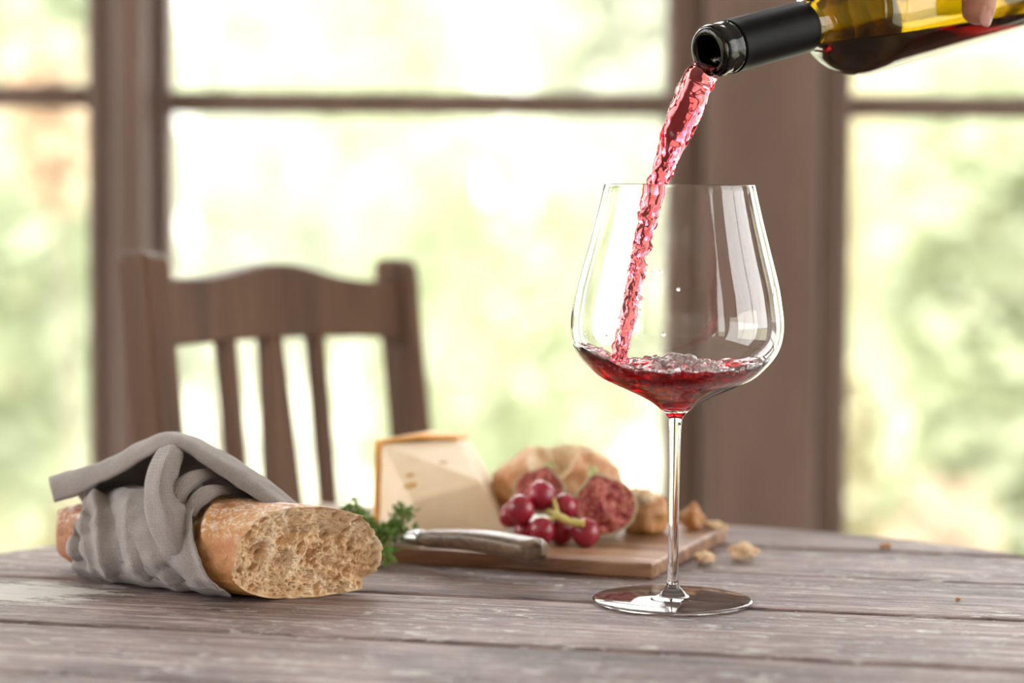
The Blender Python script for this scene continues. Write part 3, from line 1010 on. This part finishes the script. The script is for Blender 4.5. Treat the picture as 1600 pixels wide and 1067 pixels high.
# ================================================================== linen napkin
def seg_d(px, py, a, b):
    ax, ay = a; bx, by = b
    dx, dy = bx - ax, by - ay
    t = max(0, min(1, ((px - ax) * dx + (py - ay) * dy) / (dx * dx + dy * dy)))
    return math.hypot(px - ax - dx * t, py - ay - dy * t)
def build_napkin():
    root = empty('linen_napkin', (B0.x - .08, B0.y + .05, .7503))
    O = Vector(root.location)
    tag(root, 'grey linen napkin wrapped around the baguette', 'napkin')
    def uv(o, nu, nv, lu, lv):
        ul = o.data.uv_layers.new(name='UVMap')
        for lp in o.data.loops:
            i, j = divmod(lp.vertex_index, nv)
            ul.data[lp.index].uv = (i / nu * lu, j / nv * lv)
    EDGE = [(690, 330), (745, 325), (770, 312), (790, 303), (810, 301), (835, 303), (860, 309), (890, 324), (915, 345), (932, 366), (945, 392)]
    LEFT = [(740, 138), (780, 132), (805, 126), (825, 114), (845, 105), (865, 106), (885, 114), (905, 128), (930, 150)]
    def sleeve(s, th):
        t = sstep(-.16, -.07, s)
        wd = lerp(.030, .0425, t); hh = lerp(.052, .0575, t)
        x, z = sect(th, wd, hh, .7501)
        return B0 + BA * s + BE * x + Vector((0, 0, z))
    ridges = [  # pixel polyline, width px, amplitude m
        ([(150, 775), (154, 800), (160, 845), (168, 880), (180, 905)], 7, .0035),
        ([(168, 770), (178, 830), (190, 880)], 12, -.003),
        ([(205, 790), (200, 840), (215, 885), (240, 915)], 14, .0026),
        ([(262, 885), (285, 905), (315, 938)], 7, -.0028),
        ([(240, 870), (262, 897), (290, 930)], 8, .0026),
        ([(118, 830), (122, 860), (135, 885)], 5, -.002),
        ([(108, 820), (112, 850), (118, 880)], 5, .002),
        ([(128, 800), (133, 840), (150, 885)], 6, .0022),
        ([(301, 806), (303, 835), (309, 860), (324, 890), (345, 915), (366, 932)], 6, .0018),
        ([(225, 830), (255, 850), (285, 880), (330, 925)], 10, .0016),
        ([(215, 850), (228, 890), (262, 925)], 9, -.0018),
    ]
    NTh, NS = 220, 170
    V = []
    for j in range(NTh):
        th = 2 * PI * j / NTh + .0001
        s0 = -.185
        while s0 < -.12:
            px, py = proj(sleeve(s0, th))
            if px > interp(LEFT, py): break
            s0 += .0008
        s1 = .02
        s = -.16
        while s < .03:
            px, py = proj(sleeve(s, th))
            if px > interp(EDGE, py):
                s1 = s; break
            s += .0008
        V.append((s0, s1, th))
    # smooth the end values around the loop
    s0s = [v[0] for v in V]
    for _ in range(3): s0s = [(s0s[j - 2] + s0s[j - 1] + s0s[j] + s0s[(j + 1) % NTh] + s0s[(j + 2) % NTh]) / 5 for j in range(NTh)]
    s1s = [v[1] for v in V]
    for _ in range(3): s1s = [(s1s[j - 2] + s1s[j - 1] + s1s[j] + s1s[(j + 1) % NTh] + s1s[(j + 2) % NTh]) / 5 for j in range(NTh)]
    P = []
    for i in range(NS):
        f = i / (NS - 1)
        for j in range(NTh):
            s0, th = s0s[j], V[j][2]
            s = lerp(s0, s1s[j], f)
            p = sleeve(s, th)
            c_, s_ = math.cos(th), math.sin(th)
            nrm = BE * c_ + Vector((0, 0, s_))
            d = .0022 * noise.fractal(Vector((s * 26, th * 1.3, 7)), 1, 2, 2) + .0008 * noise.noise(Vector((s * 120, c_ * 6, s_ * 6)))
            if c_ < .35:
                px, py = proj(p)
                for poly, wdt, amp in ridges:
                    dd = min(seg_d(px, py, a, b) for a, b in zip(poly, poly[1:]))
                    if dd < wdt * 3: d += 1.35 * amp * max(0.0, 1 - dd / (2.2 * wdt)) ** 1.6
            # gathered rear end
            g = sstep(.22, .0, f)
            d -= g * .0022 * (1 + math.sin(th * 11 + 1 + 3 * noise.noise(Vector((s * 30, th, 1)))))
            if s_ < -.5: d *= .3
            p = p + nrm * d
            p.z = max(p.z, .7501)
            P.append(p - O)
    o = mesh('wrap', P, grid_faces(NS, NTh, True), LINEN, root)
    uv(o, NS, NTh, .19, .24)
    so = o.modifiers.new('solid', 'SOLIDIFY'); so.thickness, so.offset = .0014, -1
    def loft(name, rows, nu, nv, lu, lv, thick=.0015, jit=.0006, sub=0):
        """rows: list of lists of world points -> smooth sheet"""
        cols = [catmull(r, nv) for r in rows]
        out = []
        for j in range(nv):
            out.append(catmull([c[j] for c in cols], nu))
        Vv = []
        for i in range(nu):
            for j in range(nv):
                q = out[j][i]
                Vv.append(q - O + Vector((noise.noise(q * 90), noise.noise(q * 90 + Vector((5, 0, 0))), noise.noise(q * 90 + Vector((0, 9, 0))))) * jit)
        oo = mesh(name, Vv, grid_faces(nu, nv), LINEN, root)
        uv(oo, nu, nv, lu, lv)
        s2 = oo.modifiers.new('solid', 'SOLIDIFY'); s2.thickness, s2.offset = thick, 0
        return oo
    # upper flap: folded hem in front, ridge, then down behind the loaf
    TOPC = [(79, 746), (108, 738), (140, 729), (175, 717), (210, 698), (243, 681), (270, 678), (300, 688), (345, 712), (385, 738), (420, 763), (452, 788)]
    LOWC = [(84, 778), (118, 769), (150, 752), (180, 738), (212, 721), (244, 702), (266, 693), (296, 704), (337, 733), (374, 757), (408, 779), (440, 797)]
    rows = []
    for (tx, ty), (lx, ly) in zip(TOPC, LOWC):
        s = (tx - 440) / 360 * .165
        ya = lerp(1.47, 1.405, (tx - 79) / 373)
        top = PY(tx, ty, ya)
        k = sstep(452, 330, tx)
        low = PY(lx, ly, ya - .013 - .004 * k)
        mid = (top + low) / 2 + Vector((0, -.003, .0015))
        inn = low + Vector((.001, .010, .0008))
        bk1 = top + Vector((.006, .012, -.0035))
        bk2 = top + Vector((.016, .030, -.022))
        zb = max(.756, top.z - .055)
        bk3 = Vector((top.x + .024, top.y + .042, zb))
        rows.append([inn, low + Vector((0, .002, -.0012)), low, mid, top, bk1, bk2, bk3])
    loft('flap', rows, 90, 36, .2, .12, .0022, .0009)
    # band of cloth falling from under the flap over the front
    rows = []
    for xl, xr, y_, dep, bul in ((258, 284, 690, 1.428, .003), (247, 287, 706, 1.414, .005), (233, 277, 738, 1.399, .006), (228, 275, 771, 1.388, .0065), (230, 294, 802, 1.380, .006), (238, 302, 832, 1.3765, .004), (252, 306, 862, 1.3755, .0022), (268, 318, 892, 1.378, .001), (285, 330, 915, 1.386, .0)):
        r = []
        for q, inset in ((-.12, .016), (0, .006), (.2, 0), (.5, -.6), (.8, 0), (1, .006), (1.12, .018)):
            r.append(PY(lerp(xl, xr, max(-.02, min(1.02, q))), y_, dep + (inset if inset > 0 else inset * bul / .6)))
        rows.append(r)
    loft('fold_band', rows, 60, 30, .09, .04, .0014, .0005)
    # rolled folds arching over the crust inside the flap
    for pts, rad in (([(276, 792, 1.392), (283, 768, 1.396), (300, 750, 1.406), (328, 741, 1.418), (356, 746, 1.430), (378, 762, 1.440), (392, 790, 1.448)], .0062),
                     ([(298, 806, 1.388), (306, 786, 1.391), (322, 772, 1.400), (346, 766, 1.410), (372, 772, 1.422), (392, 786, 1.430), (404, 806, 1.436)], .0048)):
        pth = [PY(*p) for p in catmull(pts, 36)]
        Vt, Ft = tube(pth, [rad * (1 + .3 * noise.noise(p * 45)) * (.55 + .45 * math.sin(PI * min(1, (q + 1) / 20))) for q, p in enumerate(pth)], 16, True)
        ot = mesh('inner_fold', [v - O for v in Vt], Ft, LINEN, root)
        uv(ot, 36, 16, .1, .03)
build_napkin()

# ================================================================== cheese
def build_cheese():
    root = empty('cheese_wedge', PZ(690, 835, BT))
    O = Vector(root.location)
    tag(root, 'pale yellow cheese wedge with orange rind on the cutting board', 'cheese')
    t = NT('cheese_paste')
    f = t.noise(t.coord(), 45, 3)
    h = t.n('TexVoronoi', {'Vector': t.coord(), 'Scale': 60.0}).outputs['Distance']
    t.p(Base_Color=t.ramp(f, [(0.3, (0.84, 0.66, 0.46)), (0.7, (0.90, 0.75, 0.57))]), Roughness=0.45, Subsurface_Weight=0.3, Subsurface_Radius=(.008, .005, .003), Subsurface_Scale=1.0)
    t.p(Normal=t.bump(f, .15, .001))
    z = BT + .0002
    E_ = PZ(592, 822, z); D_ = PZ(643, 834, z); C_ = PZ(797, 836, z)
    A_ = PY(595, 694, E_.y + .022); B_ = PY(718, 688, 1.625)
    F_ = PY(643, 783, D_.y + .004); G_ = PY(752, 752, C_.y + .010)
    K_ = Vector((C_.x + .004, C_.y + .06, z)); L_ = Vector((E_.x + .010, E_.y + .035, z))
    pts = [E_, D_, C_, A_, B_, F_, G_, K_, L_, A_ + Vector((.012, .03, -.002)), B_ + Vector((.006, .03, -.002))]
    bm = bmesh.new()
    for p in pts: bm.verts.new(p - O)
    bmesh.ops.convex_hull(bm, input=bm.verts)
    bmesh.ops.recalc_face_normals(bm, faces=bm.faces)
    bv = BVHTree.FromBMesh(bm)
    bevel(from_bm('paste', bm, t.m, root), .002, 2)
    # rind: orange skin along the left back edge and over the top
    RIND = simple('cheese_rind', (0.85, 0.42, 0.10), 0.5, 0.15, 50, 0.2)
    def slab(name, ring, off):
        n = len(ring)
        bm2 = bmesh.new()
        a = [bm2.verts.new(p - O) for p in ring]; b = [bm2.verts.new(p + off - O) for p in ring]
        bm2.faces.new(a); bm2.faces.new(b[::-1])
        for i in range(n): bm2.faces.new((a[i], b[i], b[(i + 1) % n], a[(i + 1) % n]))
        bevel(from_bm(name, bm2, RIND, root), .0015, 2)
    A2, B2 = A_ + Vector((.012, .03, -.002)), B_ + Vector((.006, .03, -.002))
    mid = (A_ + B_) / 2 + Vector((0, 0, .0022)); mid2 = (A2 + B2) / 2 + Vector((0, 0, .0022))
    slab('rind', [A_, mid, B_, B2, mid2, A2], Vector((-.0005, .001, .0032)))
    slab('rind', [A_ + Vector((0, 0, .003)), A2 + Vector((0, 0, .003)), L_, E_], Vector((-.0045, -.0002, .0)))
    hm = simple('cheese_eye', (0.68, 0.42, 0.17), 0.5, 0.2, 60)
    for px, py, r in ((640, 742, .0032), (641, 758, .0045), (693, 722, .003)):
        loc, nn, ix, ds = bv.ray_cast(CAM - O, ray(px, py).normalized())
        if loc:
            rot = Vector((0, 0, 1)).rotation_difference(nn).to_matrix()
            vv, ff = sphere(loc, r, 6, 12, (1.1, .75, .22), rot)
            weld(mesh('eye', vv, ff, hm, root))
build_cheese()

# ================================================================== bread roll and scraps on the board
def blob(name, c, rad, sc3, amp, fr, mat, seed, parent=None, nu=28, nv=40, rot=None, fn=None):
    def f(d):
        k = 1 + amp * noise.fractal(d * fr + Vector((seed * 3.1, seed, 0)), 1, 2, 4)
        return k * (fn(d) if fn else 1)
    V, F = sphere((0, 0, 0), rad, nu, nv, sc3, rot, f)
    o = weld(mesh(name, V, F, mat, parent))
    o.location = c
    return o
def build_roll():
    y = 1.606
    c = PY(872, 762, y)
    root = empty('bread_roll', (c.x, c.y, BT))
    O = Vector(root.location)
    tag(root, 'torn golden bread roll at the back of the cutting board', 'bread')
    W, H = .0445, c.z - BT
    # a round roll with a torn gap in its top, crust outside, crumb inside
    V, F, nu, nv = [], [], 40, 90
    def gap(th): return .95 * math.exp(-((th - 4.55) / .55) ** 2)   # towards the viewer
    for i in range(nu):
        f = i / (nu - 1)
        for j in range(nv):
            th = 2 * PI * j / nv
            phi = lerp(PI * .5 + .42, PI * .14 + gap(th) * .9 + .05 * noise.noise(Vector((math.cos(th) * 4, math.sin(th) * 4, 1))), f)
            d = Vector((math.sin(phi) * math.cos(th), math.sin(phi) * math.sin(th), math.cos(phi)))
            k = 1 + .07 * noise.fractal(d * 2.2 + Vector((4, 0, 0)), 1, 2, 4) + .05 * sstep(.8, 1, f)
            V.append(Vector((d.x * W * k, d.y * W * .8 * k, max(0, .024 + d.z * .0295 * k))))
    mesh('crust', V, grid_faces(nu, nv, True), CRUST2, root)
    ring = V[(nu - 1) * nv:]
    cen = sum(ring, Vector()) / nv + Vector((0, 0, -.016))
    CV, NR = [], 18
    for i in range(NR):
        f = 1 - i / NR
        for j in range(nv):
            p = cen.lerp(ring[j], f)
            p.z = lerp(cen.z, ring[j].z, f ** 1.8) + .004 * noise.fractal(p * 160, 1, 2, 3) * (1 if i else 0)
            CV.append(p)
    CV.append(cen)
    CF = grid_faces(NR, nv, True) + [((NR - 1) * nv + j, len(CV) - 1, (NR - 1) * nv + (j + 1) % nv) for j in range(nv)]
    mesh('crumb', CV, CF, CRUMB, root)
build_roll()
def scrap(name, px, py, z0, rad, s3, mat, seed, label, amp=.35, cat='bread', group=None, grow=0):
    p = PZ(px, py, z0)
    o = blob(name, p + Vector((0, 0, rad * s3[2] * .85)), rad, s3, amp, 1.25, mat, seed, None, 20, 28)
    for v in o.data.vertices: v.co.z = max(v.co.z, -rad * s3[2] * .85 + .0002)
    tag(o, label, cat, group)
    return o
sp = scrap('bread_chunk', 1008, 832, BT, .0165, (.95, .8, .88), CRUST2, 3, 'chunk of golden bread crust right of the halved fig', .25)
blob('crumb', (-.003, -.004, .011), .0105, (1.0, .8, .55), .4, 2, CRUMB, 9, sp, 16, 22)
sp = scrap('bread_scrap', 1082, 826, BT, .0078, (.9, .8, 1.05), mat_crust('scrap_crust', .2), 5, 'small orange-brown scrap of crust on the far right of the board', .5)
blob('crumb', (-.004, -.001, .001), .005, (1, .8, .9), .5, 2, CRUMB, 4, sp, 12, 16)
scrap('bread_crumb', 1115, 826, BT, .0052, (1.5, .9, .5), CRUMB, 12, 'pale flat crumb on the back right corner of the board', .6, 'crumb')
scrap('bread_crumb', 1160, 874, .7503, .0078, (1.15, .8, .7), CRUMB, 7, 'largest pale bread crumb on the table right of the board', .38, 'crumb')
scrap('bread_crumb', 1101, 881, .7503, .0062, (1.0, .8, .68), CRUMB, 8, 'pale bread crumb on the table against the board edge', .3, 'crumb')
scrap('bread_crumb', 1384, 856, .7503, .0028, (1.3, .8, .6), CRUST2, 10, 'tiny orange crumb near the far right edge of the table', .6, 'crumb')
scrap('bread_crumb', 1497, 938, .7503, .0013, (1.2, .8, .7), CRUST2, 11, 'tiny orange speck of crust near the right edge of the table', .6, 'crumb')

# ================================================================== figs
def build_fig(px, py, y, rad, label, yaw, pitch, roll, seed, lowpx):
    c = PY(px, py, y)
    root = empty('halved_fig', c)
    rot = Matrix.Rotation(yaw, 3, 'Z') @ Matrix.Rotation(pitch, 3, 'X') @ Matrix.Rotation(roll, 3, 'Y')
    SK = NT('fig_skin_%d' % seed)
    f = SK.noise(SK.coord((1, 1, 1)), 60, 4)
    SK.p(Base_Color=SK.ramp(f, [(0.35, (0.035, 0.018, 0.035)), (0.6, (0.10, 0.07, 0.05)), (0.8, (0.30, 0.34, 0.12))]), Roughness=0.45)
    FL = NT('fig_flesh_%d' % seed)
    v = FL.coord()
    a = FL.noise(v, 260, 4, .6, .6)
    vo = FL.n('TexVoronoi', {'Vector': v, 'Scale': 480.0}).outputs['Distance']
    FL.p(Base_Color=FL.ramp(FL.math('ADD', FL.math('MULTIPLY', a, .75), FL.math('MULTIPLY', vo, .35)), [(0.34, (0.20, 0.018, 0.03)), (0.52, (0.45, 0.06, 0.075)), (0.68, (0.68, 0.27, 0.18))]), Roughness=0.3, Subsurface_Weight=.2, Subsurface_Radius=(.004, .001, .001), Subsurface_Scale=1.0)
    FL.p(Normal=FL.bump(vo, .6, .002))
    # outline of the half in its cut plane (local x, z); cut faces local -y
    def R(th):
        up = math.exp(-((th - PI / 2) / .28) ** 2)
        return rad * (1 + .20 * up + .07 * math.cos(2 * th))
    n = 72
    V, nu = [], 16
    for i in range(nu):
        ph = PI / 2 * i / (nu - 1)
        for j in range(n):
            th = 2 * PI * j / n
            k = R(th) * math.cos(ph)
            V.append(rot @ Vector((k * math.cos(th), rad * .95 * math.sin(ph), k * math.sin(th))))
    weld(mesh('skin', V, grid_faces(nu, n, True), SK.m, root))
    # pith rim and flesh
    PV = []
    for k, dy in ((1.0, 0), (1.0, -.0008), (.97, -.0014), (.945, -.0012), (.91, .001)):
        for j in range(n):
            th = 2 * PI * j / n
            PV.append(rot @ Vector((k * R(th) * math.cos(th), dy, k * R(th) * math.sin(th))))
    mesh('pith', PV, grid_faces(5, n, True), simple('fig_pith_%d' % seed, (0.60, 0.56, 0.34), .5, .12, 80), root)
    FV, nr = [], 30
    for i in range(nr):
        k = .93 * (1 - i / nr)
        for j in range(n):
            th = 2 * PI * j / n
            q = Vector((k * math.cos(th), k * math.sin(th), seed))
            d = .0027 * noise.fractal(q * 4.0, 1, 2, 4) - .0045 * math.exp(-((k * math.cos(th) + .1 * math.sin(6 * k)) / .16) ** 2) * sstep(.9, .5, k) - .0015
            FV.append(rot @ Vector((k * R(th) * math.cos(th), -d * -1 - .0012 if i else .0008, k * R(th) * math.sin(th))))
    FV.append(rot @ Vector((0, .003, 0)))
    FF = grid_faces(nr, n, True) + [((nr - 1) * n + j, len(FV) - 1, (nr - 1) * n + (j + 1) % n) for j in range(n)]
    mesh('flesh', FV, FF, FL.m, root)
    pth = [rot @ Vector((0, .002, R(PI / 2) * .95)), rot @ Vector((.0, .002, R(PI / 2) * 1.06)), rot @ Vector((.001, .003, R(PI / 2) * 1.16))]
    Vt, Ft = tube(pth, [.0038, .0030, .0026], 10)
    mesh('stalk', Vt, Ft, simple('fig_stalk_%d' % seed, (0.50, 0.50, 0.22), .5, .2, 80), root)
    tag(root, label, 'fig')
build_fig(944, 792, 1.540, .0203, 'halved fig with red flesh facing out, right of the grapes', math.radians(12), math.radians(-18), math.radians(-14), 1, 0)
build_fig(843, 768, 1.566, .0160, 'halved fig lying behind the topmost grape, partly hidden', math.radians(-12), math.radians(-24), math.radians(14), 2, 0)

# ================================================================== grapes
def build_grapes():
    root = empty('grape_bunch', PZ(868, 848, BT))
    O = Vector(root.location)
    tag(root, 'small bunch of shiny red grapes on the cutting board', 'grapes')
    G = NT('grape_skin')
    f = G.noise(G.coord(), 90, 3)
    G.p(Base_Color=G.ramp(f, [(0.3, (0.22, 0.010, 0.03)), (0.7, (0.40, 0.025, 0.055))]), Roughness=0.22, Subsurface_Weight=.6, Subsurface_Radius=(.012, .0015, .002), Subsurface_Scale=1.0, Coat_Weight=.2)
    spots = [(845, 774, 22.5, 1.528), (813, 796, 22.5, 1.516), (797, 806, 18, 1.530), (847, 829, 20.5, 1.507), (882, 792, 20.5, 1.530), (821, 831, 18, 1.522), (915, 832, 22.5, 1.512), (876, 836, 20, 1.524)]
    for i, (px, py, r, y) in enumerate(spots):
        c = PY(px, py, y)
        rr = r * y / FPX
        c.z = max(c.z, BT + rr * 1.0)
        V, F = sphere(c - O, rr, 18, 24, (1, 1, 1.05))
        g = weld(mesh('grape', V, F, G.m, root))
    ST = simple('grape_stem', (0.62, 0.52, 0.16), .5, .2, 60)
    for pts, r in (([(855, 800, 1.517), (872, 806, 1.509), (892, 815, 1.505), (913, 818, 1.503)], .0020), ([(872, 806, 1.509), (868, 790, 1.520), (862, 775, 1.528)], .0013), ([(872, 806, 1.509), (860, 812, 1.508), (850, 816, 1.507)], .0012)):
        pth = [PY(*p) - O for p in catmull(pts, 12)]
        V, F = tube(pth, [r * (1 + .25 * abs(math.sin(i * .9))) for i in range(12)], 8)
        mesh('stem', V, F, ST, root)
build_grapes()

# ================================================================== knife
def build_knife():
    a = PZ(846, 862, BT + .0085); b = PZ(664, 841, BT + .0072); 
    root = empty('table_knife', a)
    O = Vector(root.location)
    tag(root, 'knife with worn wooden handle lying across the board edge', 'knife')
    ax = (b - a); L = ax.length; ax.normalize()
    sd_ = ax.cross(Vector((0, 0, 1))).normalized(); up = sd_.cross(ax)
    t = NT('knife_handle_wood')
    f = t.noise(t.coord((60, 30, 120)), 2, 5, .6, .6)
    t.p(Base_Color=t.ramp(f, [(0.3, (0.085, 0.05, 0.032)), (0.7, (0.25, 0.165, 0.11))]), Roughness=.32)
    V, n, N = [], 20, 30
    for i in range(N):
        f_ = i / (N - 1)
        e = min(1, math.sqrt(max(0.0, f_ / .05))) if f_ < .05 else 1
        e2 = 1 if f_ < .93 else lerp(1, .8, (f_ - .93) / .07)
        wd = lerp(.0125, .0088, f_) * e * e2
        hh = (.0072 - .0015 * f_) * (.55 + .45 * e) * e2
        bend = .0025 * math.sin(PI * f_)
        for j in range(n):
            th = 2 * PI * j / n
            c, s = math.cos(th), math.sin(th)
            V.append(ax * (L * f_) + sd_ * (wd * math.copysign(abs(c) ** .7, c)) + up * (hh * math.copysign(abs(s) ** .7, s) + bend))
    mesh('handle', V, grid_faces(N, n, True) + [tuple(range(n))[::-1], tuple(range((N - 1) * n, N * n))], t.m, root)
    ST = NT('knife_steel'); ST.p(Base_Color=(0.55, 0.54, 0.53), Metallic=1.0, Roughness=.28, Normal=ST.bump(ST.noise(ST.coord((10, 200, 200)), 3), .1))
    V = []
    for i, (q, wd, hh) in enumerate(((-.001, .0068, .0050), (.004, .0074, .0054), (.010, .0070, .0048), (.013, .0060, .003))):
        for j in range(16):
            th = 2 * PI * j / 16
            V.append(ax * (L + q) + sd_ * wd * math.cos(th) + up * hh * math.sin(th))
    mesh('bolster', V, grid_faces(4, 16, True) + [tuple(range(16))[::-1], tuple(range(48, 64))], ST.m, root)
    V = []
    prof = [(.012, -.004, .004), (.02, -.0075, .0055), (.05, -.009, .006), (.08, -.008, .006), (.10, -.002, .0055), (.106, .004, .0048)]
    for q, lo, hi in prof:
        for s_, u_ in ((lo, 0), (hi, .0007), (hi, -.0007)):
            V.append(ax * (L + q) + sd_ * s_ + up * (u_ - q * .035))
    mesh('blade', V, grid_faces(6, 3, True) + [(0, 1, 2), (17, 16, 15)], ST.m, root, False)
build_knife()

# ================================================================== thyme
def build_thyme():
    rnd = random.Random(11)
    LM = leafmat('thyme_leaf', (0.20, 0.32, 0.09))
    SM = simple('thyme_stem', (0.30, 0.24, 0.10), .6, .2, 80)
    labels = ['thyme sprig standing up highest between bread and cheese', 'thyme sprig spreading left behind the torn bread end', 'thyme sprig lying towards the knife blade', 'thyme sprig drooping over the front edge of the board', 'low thyme sprig tucked at the foot of the cheese']
    sprigs = [
        [(598, 862, 1.508), (590, 840, 1.512), (575, 818, 1.520), (556, 800, 1.528), (540, 792, 1.535)],
        [(604, 858, 1.512), (580, 846, 1.515), (560, 838, 1.520), (540, 824, 1.526), (528, 812, 1.53)],
        [(575, 850, 1.512), (598, 836, 1.514), (618, 824, 1.518), (632, 806, 1.524), (626, 796, 1.53)],
        [(612, 832, 1.514), (606, 848, 1.500), (606, 866, 1.488), (611, 880, 1.482)],
        [(560, 846, 1.516), (585, 832, 1.520), (612, 832, 1.522), (640, 836, 1.524), (652, 840, 1.525)]]
    for si, pts in enumerate(sprigs):
        root = empty('thyme_sprig', PY(*pts[0]))
        O = Vector(root.location)
        tag(root, labels[si], 'thyme', 'thyme sprigs')
        pth = [PY(*p) for p in catmull(pts, 26)]
        V, F = tube([p - O for p in pth], [.0007] * 26, 6)
        mesh('stem', V, F, SM, root)
        acc = ([], [])
        for i in range(3, 26):
            for q in range(8 if si != 3 else 3):
                p = pth[i] + Vector((rnd.gauss(0, .0026), rnd.gauss(0, .004), rnd.gauss(0, .0026)))
                d = Vector((rnd.gauss(0, 1), rnd.gauss(0, 1), rnd.gauss(.4, 1))).normalized()
                s = d.cross(Vector((rnd.gauss(0, 1), rnd.gauss(0, 1), rnd.gauss(0, 1)))).normalized()
                L = rnd.uniform(.003, .0065)
                nn = d.cross(s) * L * .12
                W = L * .24
                addmesh(acc, [p - O, p + d * L * .35 + s * W + nn - O, p + d * L * .7 + s * W * .8 + nn - O, p + d * L - O, p + d * L * .7 - s * W * .8 + nn - O, p + d * L * .35 - s * W + nn - O, p + d * L * .5 - O], [(0, 1, 6), (1, 2, 6), (2, 3, 6), (3, 4, 6), (4, 5, 6), (5, 0, 6)])
        f = mesh('leaves', acc[0], acc[1], LM, root)
        f['kind'] = 'stuff'
build_thyme()
